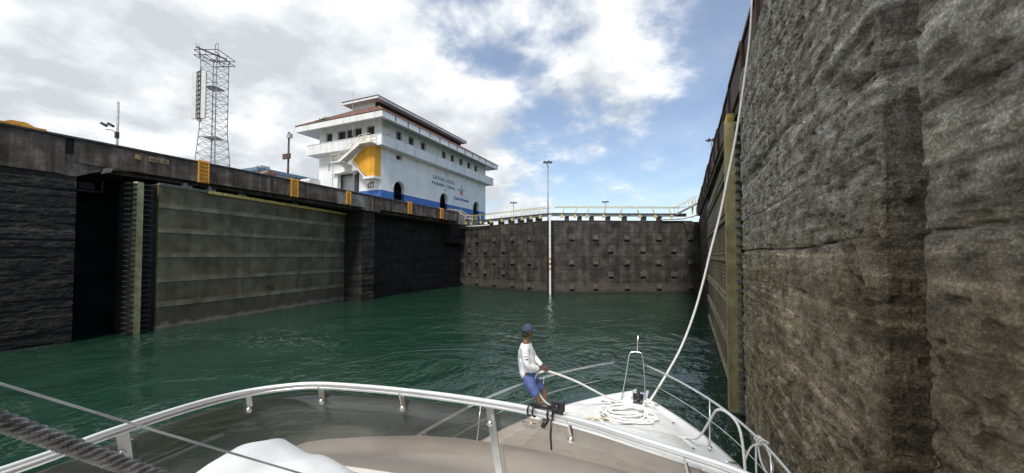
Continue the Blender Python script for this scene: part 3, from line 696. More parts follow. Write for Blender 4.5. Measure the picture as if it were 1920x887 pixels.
# open leaf lying in the right recess
f = frame2((1.60,16.2), (1.86,35.2), 1); l = f.len
t = thing('gate_leaf', 'open riveted steel gate leaf folded along the right lock wall behind the pale post', 'lock gate', (1.6,16.2,0), 'open lock gate leaves')
m = MB(); m.box(0, l, -2.0, -.05, -1, 9.0, f); part('leaf_core', m, 'leaf_olive', t)
zs = [-.1+1.62*i for i in range(6)]+[9.0]
for a, b_ in zip(zs, zs[1:]):
    m = MB(); m.box(0, l, -.06, 0, a+.01, b_-.01, f); part('skin_plate', m, 'leaf_olive', t)
for z in zs[:-1]:
    m = MB(); m.box(0, l, 0, .05, z-.05, z+.26, f); rb = part('rib', m, 'leaf_rib', t)
    m = MB(); m.box(0, l, .05, .11, z-.05, z-.01, f); m.box(0, l, .05, .11, z+.22, z+.26, f); part('flange', m, 'leaf_rib', rb)
m = MB()
for zi in np.arange(.1, 8.95, .17):
    u = .1
    while u < 12:
        m.ball(f(u, .005, zi), .026, 4, 2); u += .2
part('rivets', m, 'leaf_rib', t, kind='stuff')
m = MB(); m.box(-2.2, -1.72, -.10, .30, -1, 9.2, f); part('mitre_post', m, 'post_lichen', t, label='pale yellow-green weathered mitre post')
m = MB(); m.box(-1.72, .0, -.8, -.16, -1, 9.0, f); part('end_girder', m, 'recess_dark', t)
tb = MB(); tb.box(-.02, .44, -.3, .03, -.03, .03); tb.box(.3, .42, -.02, .07, -.09, .05); tbm = tb.mesh('bracket', 'dark_steel')
for i in range(32): piece('bracket', tbm, t, f(-.60, 0, .15+8.8*i/31), f.ang)
tb = MB(); tb.box(-.45, 0, -.45, -.03, -.035, .035); tbm = tb.mesh('bracket', 'grey_steel')
for i in range(32): piece('bracket', tbm, t, f(-2.2, .08, .15+8.8*i/31), f.ang)
m = MB(); m.box(-2.75, -2.5, -.7, -.4, -1, 9.0, f); part('seal_strip', m, 'recess_dark', t)

# ================================================================== CONTROL BUILDING
bx0, bx1, by0, by1 = -48.7, -37.0, 39.75, 69.7
cb = thing('control_building', 'long white control building with tiled roof, balcony band and blue base on the centre wall', 'building', ((bx0+bx1)/2, (by0+by1)/2, 11.7))
def facade(name, u0, u1, z0, z1, rects, arches, fr, depth, mt, parent):
    """wall skin with real openings; fr(u,z,n): n = distance out of the wall"""
    us = sorted({u0,u1,*[q for r in rects for q in r[:2]],*[q for a in arches for q in (a[0],a[1])]})
    zz = sorted({z0,z1,*[q for r in rects for q in r[2:4]],*[q for a in arches for q in (a[2],a[3],a[3]+(a[1]-a[0])/2)]})
    m = MB()
    def hole(uc, zc):
        for r in rects:
            if r[0] < uc < r[1] and r[2] < zc < r[3]: return True
        for a in arches:
            if a[0] < uc < a[1] and a[2] < zc < a[3]+(a[1]-a[0])/2: return True
        return False
    for a, b_ in zip(us, us[1:]):
        for c_, d_ in zip(zz, zz[1:]):
            if not hole((a+b_)/2, (c_+d_)/2): m.add([fr(a,c_,0),fr(b_,c_,0),fr(b_,d_,0),fr(a,d_,0)], [(0,1,2,3)])
    for r in rects:
        a,b_,c_,d_ = r[:4]; q = [(a,c_),(b_,c_),(b_,d_),(a,d_)]
        for i in range(4): p, s = q[i], q[(i+1)%4]; m.add([fr(*p,0),fr(*s,0),fr(*s,-depth),fr(*p,-depth)], [(0,1,2,3)])
    for a,b_,c_,d_ in arches:
        rad = (b_-a)/2; cx = (a+b_)/2; n = 14
        arc = [(cx-rad*math.cos(math.pi*i/n), d_+rad*math.sin(math.pi*i/n)) for i in range(n+1)]
        top = d_+rad
        for i in range(n):
            p, s = arc[i], arc[i+1]; m.add([fr(*p,0),fr(*s,0),fr(s[0],top,0),fr(p[0],top,0)], [(0,1,2,3)])
        q = [(a,c_)]+arc+[(b_,c_)]
        for p, s in zip(q, q[1:]): m.add([fr(*p,0),fr(*s,0),fr(*s,-depth),fr(*p,-depth)], [(0,1,2,3)])
    o = part(name, m, mt, parent); return o
def window(parent, fr, a, b_, c_, d_, depth, n=2, bar_h=None):
    m = MB(); w = .07
    for q in ((a,a+w,c_,d_),(b_-w,b_,c_,d_),(a+w,b_-w,c_,c_+w),(a+w,b_-w,d_-w,d_)): m.add([fr(x,y,t) for t in (-depth+.02,-depth+.10) for y in q[2:] for x in q[:2]], [(0,2,3,1),(4,5,7,6),(0,1,5,4),(2,6,7,3),(0,4,6,2),(1,3,7,5)])
    for i in range(1, n):
        x = a+(b_-a)*i/n; q = (x-.03,x+.03,c_+w,d_-w); m.add([fr(x_,y,t) for t in (-depth+.02,-depth+.09) for y in q[2:] for x_ in q[:2]], [(0,2,3,1),(4,5,7,6),(0,1,5,4),(2,6,7,3),(0,4,6,2),(1,3,7,5)])
    wi = part('window', m, 'frame_grey', parent)
    m = MB(); m.add([fr(a,c_,-depth+.03),fr(b_,c_,-depth+.03),fr(b_,d_,-depth+.03),fr(a,d_,-depth+.03)], [(0,1,2,3)]); part('pane', m, 'glass_dark', wi)
    m = MB(); q = (a-.12,b_+.12,c_-.12,c_); m.add([fr(x,y,t) for t in (-.02,.10) for y in q[2:] for x in q[:2]], [(0,2,3,1),(4,5,7,6),(0,1,5,4),(2,6,7,3),(0,4,6,2),(1,3,7,5)]); part('sill', m, 'white_trim', wi)
fS = lambda u, z, n: (bx1+n, u, z)            # long side, faces the chamber
fE = lambda u, z, n: (u, by0-n, z)            # end wall, faces the camera
ar = [(y-1.12, y+1.12, 11.7, 14.45) for y in (43.4, 54.65, 65.75)]
lowwin = [(42.75,44.0,18.65,19.35)]
facade('wall', by0, by1, 13.86, 19.6, lowwin, [(a,b_,13.86,d_) for a,b_,c_,d_ in ar], fS, .5, 'white_wall', cb)
facade('base_band', by0, by1, 11.7, 13.86, [(a,b_,11.7,13.86) for a,b_,c_,d_ in ar], [], lambda u,z,n: (bx1+.004+n,u,z), .5, 'blue_paint', cb)
upw = [(y-.62,y+.62,21.5,22.75) for y in (43.36,46.07,48.98,54.65,57.31,60.19,63.01,65.71)]
facade('upper_wall', by0, by1, 19.6, 23.7, upw, [], fS, .35, 'white_wall', cb)
for r in upw: window(cb, fS, *r, .35, 2)
for r in lowwin: window(cb, fS, *r, .5, 2)
m = MB(); m.box(bx1-.02, bx1+.05, 51.3, 52.3, 21.5, 22.75); part('blanked_window', m, 'white_trim', cb)
for y in (55.1, 66.4):
    m = MB(); m.box(bx1-.02, bx1+.03, y, y+.55, 18.6, 19.35); part('blanked_window', m, 'low_wall', cb)
# arch surrounds and dark interiors
for a,b_,c_,d_ in ar:
    m = MB(); cx = (a+b_)/2; n = 18; r0, r1 = 1.12, 1.42
    for i in range(n):
        t0, t1 = math.pi*i/n, math.pi*(i+1)/n
        q = [(cx-r*math.cos(tt), d_+r*math.sin(tt)) for tt in (t0,t1) for r in (r0,r1)]
        m.add([fS(*q[0],.06),fS(*q[1],.06),fS(*q[3],.06),fS(*q[2],.06)], [(0,1,2,3)]); m.add([fS(*q[1],0),fS(*q[1],.06),fS(*q[3],.06),fS(*q[3],0)], [(0,1,2,3)])
    part('arch_surround', m, 'white_trim', cb)
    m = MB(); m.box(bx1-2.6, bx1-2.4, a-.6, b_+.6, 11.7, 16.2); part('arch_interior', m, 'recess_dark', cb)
    m = MB(); m.box(bx1-1.0, bx1-.9, cx-.05, cx+.05, 11.7, 15.5); m.box(bx1-1.0,bx1-.9,a,b_,14.4,14.5); part('arch_grille', m, 'dark_steel', cb)
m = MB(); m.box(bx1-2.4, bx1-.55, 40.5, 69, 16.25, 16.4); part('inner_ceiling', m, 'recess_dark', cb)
m = MB(); m.box(bx1, bx1+.05, by0-.05, by1, 18.28, 18.36); m.box(bx0,bx1+.05,by0-.05,by0,18.28,18.36); part('string_course', m, 'white_trim', cb)
# end wall with garage door, upper glazing
dr = [(-44.97,-40.85,11.7,16.6)]
facade('end_wall', bx0, bx1, 11.7, 19.6, dr, [], fE, .6, 'white_wall', cb)
m = MB(); m.box(-40.8, bx1, by0-.006, by0, 11.7, 13.86); part('base_band', m, 'blue_paint', cb)
m = MB(); m.box(-45.3,-40.4,by0+3.0,by0+3.2,11.7,17); part('door_back', m, 'recess_dark', cb)
m = MB(); m.box(-42.6,-42.4,by0+.6,by0+3.0,11.7,16.6); m.box(-45.4,-42.5,by0+1.2,by0+1.3,11.7,16.6); part('door_leaf', m, 'low_wall', cb)
m = MB(); m.box(-45.6,-40.9,by0-.35,by0,16.62,16.75); part('door_hood', m, 'white_trim', cb)
upe = [(-47.4,-46.1,21.35,22.75),(-45.1,-43.5,21.35,22.75),(-43.4,-42.0,21.35,22.75),(-41.9,-40.5,21.35,22.75),(-39.6,-38.2,20.2,22.75)]
facade('upper_end_wall', bx0, bx1, 19.6, 23.7, upe, [], fE, .35, 'white_wall', cb)
for r in upe: window(cb, fE, *r, .35, 1)
m = MB(); m.box(bx0, bx0+.3, by0+.01, by1, 11.7, 23.6); m.box(bx0,bx1-.02,by1-.3,by1,11.7,23.6); part('rear_wall', m, 'white_wall', cb)
m = MB(); m.box(bx0+.3, bx1-.7, by0+.8, by1-.4, 19.4, 19.6); part('floor_slab', m, 'white_wall', cb)
m = MB(); m.box(-46.9,-46.4,by0-.03,by0,17.2,18.3); part('louvre', m, 'low_wall', cb)
m = MB(); m.tube([(-45.9,by0-.06,11.7),(-45.9,by0-.06,19.4)], .06, 6); part('downpipe', m, 'low_wall', cb)
# balcony band running round the building
def ring(z0, z1, o0, o1, far=None):
    m = MB(); e = by1+(far if far is not None else o1)
    m.box(bx1+o0, bx1+o1, by0-o1, e, z0, z1); m.box(bx0-o1, bx1+o0-.001, by0-o1, by0-o0, z0, z1); m.box(bx0-o1, bx0-o0, by0-o0+.001, e, z0, z1); return m
part('balcony_parapet', ring(19.52, 20.92, 1.05, 1.2), 'white_trim', cb)
part('balcony_slab', ring(19.50, 19.72, -.02, 1.05), 'white_trim', cb)
part('parapet_cap', ring(20.92, 20.99, 1.0, 1.25), 'white_trim', cb)
m = MB(); m.box(bx0,bx1+1.03,by1+1.06,by1+1.19,19.53,20.90); part('balcony_end', m, 'white_trim', cb)
# main roof: fascia, sloping soffit, tiled hip, then the raised clerestory
eo = 2.2; ez0, ez1 = 22.75, 23.55; ef = 1.2
ex0, ex1, ey0, ey1 = bx0-eo, bx1+eo, by0-eo, by1+ef
m = MB(); m.box(ex1-.14, ex1, ey0, ey1, ez0, ez1); m.box(ex0, ex1-.141, ey0, ey0+.14, ez0, ez1); m.box(ex0, ex0+.14, ey0+.141, ey1, ez0, ez1); m.box(ex0+.141,ex1-.141,ey1-.14,ey1,ez0,ez1)
part('fascia', m, 'white_trim', cb)
m = MB()
m.add([(ex1-.14,ey0+.14,ez0+.03),(ex1-.14,ey1-.1,ez0+.03),(bx1-.01,by1,23.5),(bx1-.01,by0+.01,23.5)], [(0,1,2,3)])
m.add([(ex0+.14,ey0+.14,ez0+.03),(ex1-.14,ey0+.14,ez0+.03),(bx1-.01,by0+.01,23.5),(bx0,by0+.01,23.5)], [(0,1,2,3)])
m.add([(ex0+.14,ey1-.1,ez0+.03),(ex0+.14,ey0+.14,ez0+.03),(bx0,by0+.01,23.5),(bx0,by1,23.5)], [(0,1,2,3)])
m.add([(ex1-.14,ey1-.1,ez0+.03),(ex0+.14,ey1-.1,ez0+.03),(bx0,by1,23.5),(bx1-.01,by1,23.5)], [(0,1,2,3)])
part('soffit', m, 'white_wall', cb)
for i in range(13):                             # gutter brackets / stains on the long fascia
    y = ey0+2.4+i*2.55; m = MB(); m.box(ex1, ex1+.04, y, y+.14, ez0+.15, ez1+.02); part('gutter_strap', m, 'dark_steel', cb)
def tiles(name, e0, e1, r0, r1, parent, pitch=.30):
    """barrel-tile slope between eave edge e0-e1 and ridge edge r0-r1"""
    e0,e1,r0,r1 = map(Vector,(e0,e1,r0,r1)); L_ = (e1-e0).length; n = int(L_/pitch)*4; rows = 8
    nrm = (e1-e0).cross(r0-e0).normalized(); nrm = nrm if nrm.z > 0 else -nrm
    vs = []; fs = []
    for j in range(rows*2):
        q = (j//2+(j % 2)*.999)/rows; lo, hi = e0.lerp(r0,q), e1.lerp(r1,q); st = .05*(1-(j % 2))
        for i in range(n+1):
            u = i/n; ph = u*L_/pitch*2*math.pi
            vs.append(lo.lerp(hi,u)+nrm*(.055*math.cos(ph)+st))
    c_ = n+1
    for j in range(rows*2-1):
        for i in range(n): fs.append((j*c_+i,j*c_+i+1,(j+1)*c_+i+1,(j+1)*c_+i))
    m = MB(); m.add(vs, fs); return part(name, m, 'roof_tile', parent, True)
kx0, kx1, ky0, ky1 = -45.2, -40.2, 42.6, 65.2; kz = 26.7
E00,E10,E01,E11 = (ex0-.05,ey0-.05,ez1+.03),(ex1+.05,ey0-.05,ez1+.03),(ex0-.05,ey1+.05,ez1+.03),(ex1+.05,ey1+.05,ez1+.03)
K00,K10,K01,K11 = (kx0,ky0,kz),(kx1,ky0,kz),(kx0,ky1,kz),(kx1,ky1,kz)
tiles('tiled_slope', E00, E10, K00, K10, cb); tiles('tiled_slope', E10, E11, K10, K11, cb); tiles('tiled_slope', E01, E00, K01, K00, cb); tiles('tiled_slope', E11, E01, K11, K01, cb)
for a, b_ in ((E10,K10),(E00,K00),(E11,K11)):
    m = MB(); m.tube([a,b_], .12, 8); part('hip_cap', m, 'roof_tile', cb, True)
m = MB(); m.box(kx0, kx1, ky0, ky1, kz-1.8, 27.4); part('clerestory_wall', m, 'recess_dark', cb)
m = MB(); m.box(kx0-.01, kx1-.6, ky0-.05, ky0+.3, kz-.5, 27.4); part('clerestory_end', m, 'white_wall', cb)
cx0, cx1, cy0, cy1 = kx0-.9, kx1+1.0, ky0-1.2, ky1+.7
m = MB(); m.box(cx0, cx1, cy0, cy1, 27.36, 27.66); part('clerestory_fascia', m, 'white_trim', cb)
rz = 28.15; rx = (cx0+cx1)/2
tiles('clerestory_slope', (cx1+.08,cy0-.08,27.70),(cx1+.08,cy1+.08,27.70),(rx,cy0+2.2,rz),(rx,cy1-2.2,rz), cb)
tiles('clerestory_slope', (cx0-.08,cy1+.08,27.70),(cx0-.08,cy0-.08,27.70),(rx,cy1-2.2,rz),(rx,cy0+2.2,rz), cb)
tiles('clerestory_slope', (cx0-.08,cy0-.08,27.70),(cx1+.08,cy0-.08,27.70),(rx,cy0+2.2,rz),(rx+.01,cy0+2.2,rz), cb)
m = MB(); m.ball((rx,cy0+2.2,rz+.15), .22, 8, 5); part('finial', m, 'roof_tile', cb, True)
m = MB()
for i in range(260):
    a = random.gauss(0,.5); m.ball((-46.0+a, ey0+.3+abs(random.gauss(0,.3)), 23.75+abs(random.gauss(0,.22))), .07+.05*random.random(), 4, 2)
part('roof_weed', m, 'foliage', cb, kind='stuff')
# lettering and emblem
def wall_text(txt, y, z, size, mt, bold=.012, name='lettering', space=1.0, sx=1.0):
    m = text_mb(txt, size, lambda x,yy,zz: fS(y+x*sx, z+yy, .02+zz), .04, bold, 'CENTER', space); return part(name, m, mt, cb)
wall_text('GATUN LOCKS', 54.7, 17.55, .80, 'letter', .012, 'lettering', 1.25)
wall_text('PANAMÁ CANAL', 54.7, 16.62, .78, 'letter', .012, 'lettering', 1.22)
wall_text('1910', 54.9, 16.05, .38, 'frame_grey', .004, 'lettering', 1.2)
wall_text('Canal de Panamá', 60.3, 15.05, .72, 'emblem_blue', .016, 'lettering', 1.02)
def star_pts(cy, cz, r, a0, n): return [(cy+r*math.cos(a), cz+r*math.sin(a)) for a in (a0+i*2*math.pi/n for i in range(n))]
o_ = star_pts(60.3,16.75,1.0,math.pi/2,5); i_ = star_pts(60.3,16.75,.40,math.pi/2+math.pi/5,5)
st = [p for ab in zip(o_,i_) for p in ab]
def clip(poly, z, keep_above):
    out = []
    for (a,b_),(c_,d_) in zip(poly, poly[1:]+poly[:1]):
        ia, ic = (b_ >= z) == keep_above, (d_ >= z) == keep_above
        if ia: out.append((a,b_))
        if ia != ic: q = (z-b_)/(d_-b_); out.append((a+(c_-a)*q, z))
    return out
# split star: upper part blue with stripe bands, lower part red
up_ = clip(st, 16.62, True); dn_ = clip(st, 16.62, False)
def fan(poly, cy, cz, mt, name):
    m = MB(); vs = [fS(cy,cz,.03)]+[fS(a,b_,.03) for a,b_ in poly]; n = len(poly); m.add(vs, [(0,1+i,1+(i+1)%n) for i in range(n)])
    vs2 = [fS(a,b_,.0) for a,b_ in poly]; m.add([fS(a,b_,.03) for a,b_ in poly]+vs2, [(i,(i+1)%n,n+(i+1)%n,n+i) for i in range(n)]); part(name, m, mt, cb)
fan(up_, 60.3, 16.8, 'emblem_blue', 'emblem_star'); fan(dn_, 60.3, 16.4, 'emblem_red', 'emblem_star')
for z in (16.78, 17.02):
    m = MB(); m.prism([(59.35,z),(61.25,z),(61.25,z+.09),(59.35,z+.09)], .032, .045, lambda a,b_,c_: fS(a,b_,c_)); part('emblem_stripe', m, 'white_wall', cb)
for k,(a,b_,z) in enumerate(((59.0,59.75,16.98),(59.0,59.65,16.74),(60.9,61.45,16.98))):
    m = MB(); m.prism([(a,z),(b_,z),(b_,z+.12),(a,z+.12)], .004, .03, lambda q,r_,c_: fS(q,r_,c_)); part('emblem_bar', m, 'emblem_blue', cb)
m = MB(); m.prism([(-39.3,14.2),(-38.2,14.2),(-38.2,15.0),(-38.85,15.0),(-39.3,14.7)], .0, .03, lambda a,b_,c_: fE(a,b_,c_)); sgn = part('wall_sign', m, 'letter', cb)
m = MB()
for x in (-39.0,-38.65,-38.4): m.box(x,x+.16,by0-.04,by0-.031,14.3,14.75)
part('pictogram', m, 'white_trim', sgn)
# yellow stair enclosure and stair flight on the end wall
yx1 = -36.1
m = MB(); m.prism([(-40.9,17.95),(-38.6,15.7),(-38.1,15.55),(-38.1,19.52),(-38.9,19.52)], by0-1.15, by0-.02, lambda a,b_,c_: (a,c_,b_)); part('stair_enclosure', m, 'yellow_wall', cb)
m = MB(); m.box(-38.08, -37.0, by0-1.20, by0-.01, 15.5, 19.52); part('stair_enclosure', m, 'yellow_wall', cb)
for i in range(14):
    x = -40.4+i*.25
    if x < -37.1:
        zb = max(15.55, 17.95-(x+40.9)*.978); zt_ = min(19.4, 17.95+(x+40.9)*.785)
        m = MB(); m.box(x, x+.05, by0-1.23 if x > -38.1 else by0-1.18, by0-1.16 if x > -38.1 else by0-1.14, zb+.1, zt_); part('batten', m, 'yellow_wall', cb)
m = MB(); m.box(-38.9,-36.95,by0-1.3,by0,15.2,15.5); part('enclosure_base', m, 'white_trim', cb)
m = MB(); m.bar((-41.1,by0-1.0,17.7),(-38.7,by0-1.0,15.35),.2,.14); part('soffit_beam', m, 'white_trim', cb)
sA, sB = Vector((-42.2,by0-1.75,17.75)), Vector((-38.6,by0-1.75,19.75))
m = MB()
for s in (-.55,.55): m.bar(sA+Vector((0,s,-.1)), sB+Vector((0,s,-.1)), .06, .32)
part('stringer', m, 'white_trim', cb)
for i in range(11):
    p = sA.lerp(sB, (i+.5)/11); m = MB(); m.box(p.x-.16,p.x+.16,p.y-.52,p.y+.52,p.z-.03,p.z+.02); m.box(p.x+.13,p.x+.16,p.y-.52,p.y+.52,p.z,p.z+.17); part('tread', m, 'white_trim', cb)
m = MB(); m.box(-43.6,-42.1,by0-2.35,by0-.02,17.55,17.72); part('lower_landing', m, 'white_trim', cb)
m = MB(); m.box(-38.7,-36.6,by0-2.35,by0-1.2,19.6,19.78); part('upper_landing', m, 'white_trim', cb)
m = MB(); m.bar((-43.0,by0-1.2,17.5),(-41.6,by0-.05,16.2),.14); m.bar((-42.3,by0-2.2,17.5),(-41.3,by0-.05,16.3),.14); part('landing_brace', m, 'white_trim', cb)
for y in (by0-2.3, by0-1.22):
    pts = [(-43.55,y,18.7),(-42.2,y,18.7),(-38.6,y,20.75),(-36.7,y,20.75)]
    for dz in (0,-.5):
        m = MB(); m.tube([(p[0],p[1],p[2]+dz) for p in pts], .035, 6); part('handrail', m, 'yellow_rail' if dz else 'white_trim', cb)
    for x,z in ((-43.55,18.7),(-42.2,18.7),(-41,19.4),(-39.8,20.05),(-38.6,20.75),(-37.6,20.75),(-36.7,20.75)):
        m = MB(); m.tube([(x,y,z),(x,y,z-1.0)], .03, 6); part('stanchion', m, 'yellow_rail', cb)
m = MB(); m.tube([(-40.2,by0-1.9,20.9),(-40.2,by0-1.9,27.0)], .03, 6); part('whip_antenna', m, 'frame_grey', cb)
m = MB(); m.box(bx1,bx1+.5,by0+.6,by0+.75,22.6,22.7); m.box(bx1+.35,bx1+.75,by0+.5,by0+.8,22.45,22.65); m.box(bx1,bx1+.3,by0+.9,by0+1.2,21.5,21.6); part('wall_camera', m, 'frame_grey', cb)

# ------------------------------------------------------------------ low building behind the wall
lb = thing('low_building', 'low grey building with blue roof edge beside the control building', 'building', (-54,40,11.7))
m = MB(); m.box(-60,-52,33.0,46.2,11.7,16.35); part('wall', m, 'low_wall', lb)
m = MB(); m.box(-60.4,-51.6,32.6,46.4,16.35,16.8); part('roof', m, 'low_roof', lb)
for y in (37.2,39.2,41.2,44.2):
    m = MB(); m.box(-52.02,-51.96,y,y+1.1,14.9,15.9); wi = part('window', m, 'frame_grey', lb); m = MB(); m.box(-51.96,-51.94,y+.08,y+1.02,14.98,15.82); part('pane', m, 'glass_dark', wi)
m = MB(); m.box(-55,-53.9,34.6,35.9,16.8,17.65); m.box(-53.9,-53.85,34.8,35.7,16.95,17.5); part('air_conditioner', m, 'frame_grey', lb)
t = thing('parked_truck', 'pale box truck roof showing above the coping before the low building', 'truck', (-49.4,39.3,11.7))
m = MB(); m.prism([(37.9,12.6),(40.7,12.6),(40.7,15.75),(40.45,16.02),(38.15,16.02),(37.9,15.75)], -50.4, -48.4, lambda a,b_,c_: (c_,a,b_)); part('cargo_box', m, 'antenna_white', t)
m = MB(); m.prism([(40.75,12.3),(42.5,12.3),(42.5,13.4),(42.1,14.4),(40.75,14.5)], -50.3, -48.5, lambda a,b_,c_: (c_,a,b_)); part('cab', m, 'antenna_white', t)
for x in (-50.2,-48.7):
    for y in (38.7,41.8):
        m = MB(); m.tube([(x-.12,y,12.15),(x+.12,y,12.15)], .45, 14); part('wheel', m, 'black_plastic', t, True)
t = thing('red_canopy', 'small red canopy showing above the coping left of the sign pole', 'canopy', (-49.5,32.7,11.7))
m = MB(); m.prism([(31.9,15.55),(33.6,15.55),(33.2,16.0),(32.3,16.0)], -50.2, -48.8, lambda a,b_,c_: (c_,a,b_)); part('canopy_top', m, 'roof_tile', t)
for x in (-50.0,-49.0):
    for y in (32.1,33.4):
        m = MB(); m.tube([(x,y,11.7),(x,y,15.56)], .05, 6); part('post', m, 'frame_grey', t)

# ------------------------------------------------------------------ lattice tower
tw = thing('lattice_tower', 'tall steel lattice telecom tower with white panel antennas', 'tower', (-83.6,44.2,11.7))
tc_ = Vector((-83.4,44.2,0)); ang = R(24); ca, sa = math.cos(ang), math.sin(ang)
def hw(z): return 2.55-(z-11.7)*(1.0/17.5) if z < 29.2 else 1.55
def tp(i, z):
    s = [(-1,-1),(1,-1),(1,1),(-1,1)][i % 4]; h = hw(z); x, y = s[0]*h, s[1]*h
    return (tc_.x+x*ca-y*sa, tc_.y+x*sa+y*ca, z)
lv = [11.7,13.6,15.5,17.4,19.3,21.1,22.9,24.6,26.2,27.7,29.2,30.7,32.2,33.7,35.2,36.7,38.2,39.7,41.2,42.7]
for i in range(4):
    m = MB(); m.tube([tp(i,z) for z in lv]+[tp(i,43.6)], .08, 6); part('tower_leg', m, 'galv', tw)
for z0, z1 in zip(lv, lv[1:]):
    for i in range(4):
        m = MB(); m.bar(tp(i,z0), tp(i+1,z1), .05); m.bar(tp(i+1,z0), tp(i,z1), .05); m.bar(tp(i,z1), tp(i+1,z1), .05); part('bracing', m, 'galv', tw)
def oc(x, y, z): return (tc_.x+x*ca-y*sa, tc_.y+x*sa+y*ca, z)
for z, h in ((19.4,1.5),(27.8,1.3),(37.6,1.2)):
    m = MB(); m.add([oc(*q,z) for q in ((-h,-h),(h,-h),(h,h),(-h,h))]+[oc(*q,z+.12) for q in ((-h,-h),(h,-h),(h,h),(-h,h))], [(3,2,1,0),(4,5,6,7),(0,1,5,4),(1,2,6,5),(2,3,7,6),(3,0,4,7)]); part('rest_platform', m, 'galv', tw)
m = MB()
for s in (-.25,.25): m.tube([oc(s,0,11.7),oc(s,0,43)], .05, 5)
z = 12
while z < 43: m.bar(oc(-.25,0,z),oc(.25,0,z),.04); z += .5
part('ladder', m, 'galv', tw)
m = MB(); h = 2.3
for z in (43.2,44.2):
    for a in range(4):
        q = [(-h,-h),(h,-h),(h,h),(-h,h)]; m.bar(oc(*q[a],z), oc(*q[(a+1)%4],z), .10)
for a in range(8):
    m.bar(oc(h*math.cos(a*.785)*1.1,h*math.sin(a*.785)*1.1,43.2), oc(0,0,43.2), .09); m.bar(oc(h*math.cos(a*.785),h*math.sin(a*.785),43.2), oc(h*math.cos(a*.785),h*math.sin(a*.785),44.2), .06)
part('top_platform', m, 'dark_steel', tw)
for (x,y,dx) in ((-2.3,-1.0,-.9),(-.6,1.8,-.8),(.9,-1.2,.3)):
    m = MB(); m.tube([oc(x,y,43.2),oc(x,y,45.6),oc(x+dx,y,46.1)], .05, 6); part('antenna_mast', m, 'dark_steel', tw)
m = MB(); m.tube([oc(.3,.3,43.2),oc(.3,.3,47.0)], .04, 6); part('antenna_mast', m, 'dark_steel', tw)
m = MB(); m.bar(oc(-2.2,-2,44.9),oc(1.6,.8,43.9),.22); part('antenna_boom', m, 'dark_steel', tw)
for (x,y) in ((-2.3,-1.9),(-.2,-2.3)):
    m = MB(); m.add([oc(x-.42,y-.15,31.0),oc(x+.42,y-.15,31.0),oc(x+.42,y+.15,31.0),oc(x-.42,y+.15,31.0)]+[oc(x-.42,y-.15,40.0),oc(x+.42,y-.15,40.0),oc(x+.42,y+.15,40.0),oc(x-.42,y+.15,40.0)], [(3,2,1,0),(4,5,6,7),(0,1,5,4),(1,2,6,5),(2,3,7,6),(3,0,4,7)]); part('panel_antenna', m, 'antenna_white', tw)
m = MB()
for x in (-1.5,-.95): m.tube([oc(x,-2.0,30.6),oc(x,-2.0,40.2)], .09, 6)
z = 31
while z < 40: m.bar(oc(-1.5,-2,z),oc(-.95,-2,z+.5),.12); m.bar(oc(-1.9,-2,z),oc(-.6,-2,z),.14); z += .9
part('antenna_frame', m, 'dark_steel', tw)
m = MB(); m.bar(oc(-1.2,-2,33),oc(-.5,-.9,33),.1); m.bar(oc(-1.2,-2,38.5),oc(-.5,-.9,38.5),.1); part('antenna_bracket', m, 'dark_steel', tw)

# ------------------------------------------------------------------ poles and lamps
t = thing('floodlight_pole', 'bare grey pole with twin floodlights above the left coping', 'pole', (-64.3,23.4,11.7))
m = MB(); m.tube([(-64.3,23.4,11.7),(-64.3,23.4,24.2)], [.16,.13], 8); part('pole', m, 'frame_grey', t, True)
m = MB(); m.tube([(-64.3,23.4,20.2),(-64.7,22.95,20.6),(-65.1,22.6,20.6)], .05, 6); m.box(-64.5,-64.15,23.2,23.55,19.6,20.4); part('arm', m, 'dark_steel', t)
for d in (0,.75):
    m = MB(); m.bar((-65.3+d*.75,22.3+d*.55,21.3),(-64.9+d*.75,22.6+d*.55,21.0),.42,.3); part('floodlight', m, 'dark_steel', t)
t = thing('sign_pole', 'pole with brown sign box, camera and loudspeakers above the coping', 'pole', (-56.2,40.2,11.7))
m = MB(); m.tube([(-56.2,40.2,11.7),(-56.0,40.2,24.3)], [.17,.13], 8); part('pole', m, 'rust_steel', t, True)
m = MB(); m.box(-56.9,-55.3,39.8,40.05,20.0,20.8); part('sign_box', m, 'rust_steel', t)
m = MB(); m.box(-56.1,-55.3,39.9,40.3,23.3,23.9); part('camera_box', m, 'frame_grey', t)
for s in (-.35,.1):
    m = MB(); m.tube([(-56.3+s,39.9,17.2),(-56.5+s,39.5,17.25)], [.12,.36], 10); part('loudspeaker', m, 'yellow_rail', t)
def lamp_mast(x, y, z0, z1, n, label, arm=1.0, r=.16):
    t = thing('lamp_mast', label, 'lamp mast', (x,y,z0), 'high mast lamps')
    m = MB(); m.tube([(x,y,z0),(x,y,z1)], [r*1.3,r*.7], 8); part('pole', m, 'galv', t, True)
    m = MB(); m.tube([(x+arm*.5*math.cos(a),y+arm*.5*math.sin(a),z1) for a in (i*math.pi/5 for i in range(10))], arm*.06, 5, closed=True); part('ring', m, 'dark_steel', t)
    for i in range(n):
        a = i*2*math.pi/n; cx, cy = x+arm*math.cos(a), y+arm*math.sin(a)
        m = MB(); m.bar((x,y,z1+.05*arm),(cx,cy,z1+.05*arm),.1*arm); m.prism([(-.30,0),(.30,0),(.18,.3),(-.18,.3)], -.26*arm, .26*arm, lambda p,q,c_: (cx+p*arm,cy+c_,z1-.12*arm+q*arm)); part('lamp_head', m, 'dark_steel', t)
lamp_mast(-38.3,113.5,-2,34.2,6,'tall lamp mast rising behind the closed gate mitre', 1.15, .28)
lamp_mast(-47.7,262.3,-2,41.6,6,'distant lamp mast above the right gate leaf handrail', 1.9, .3)
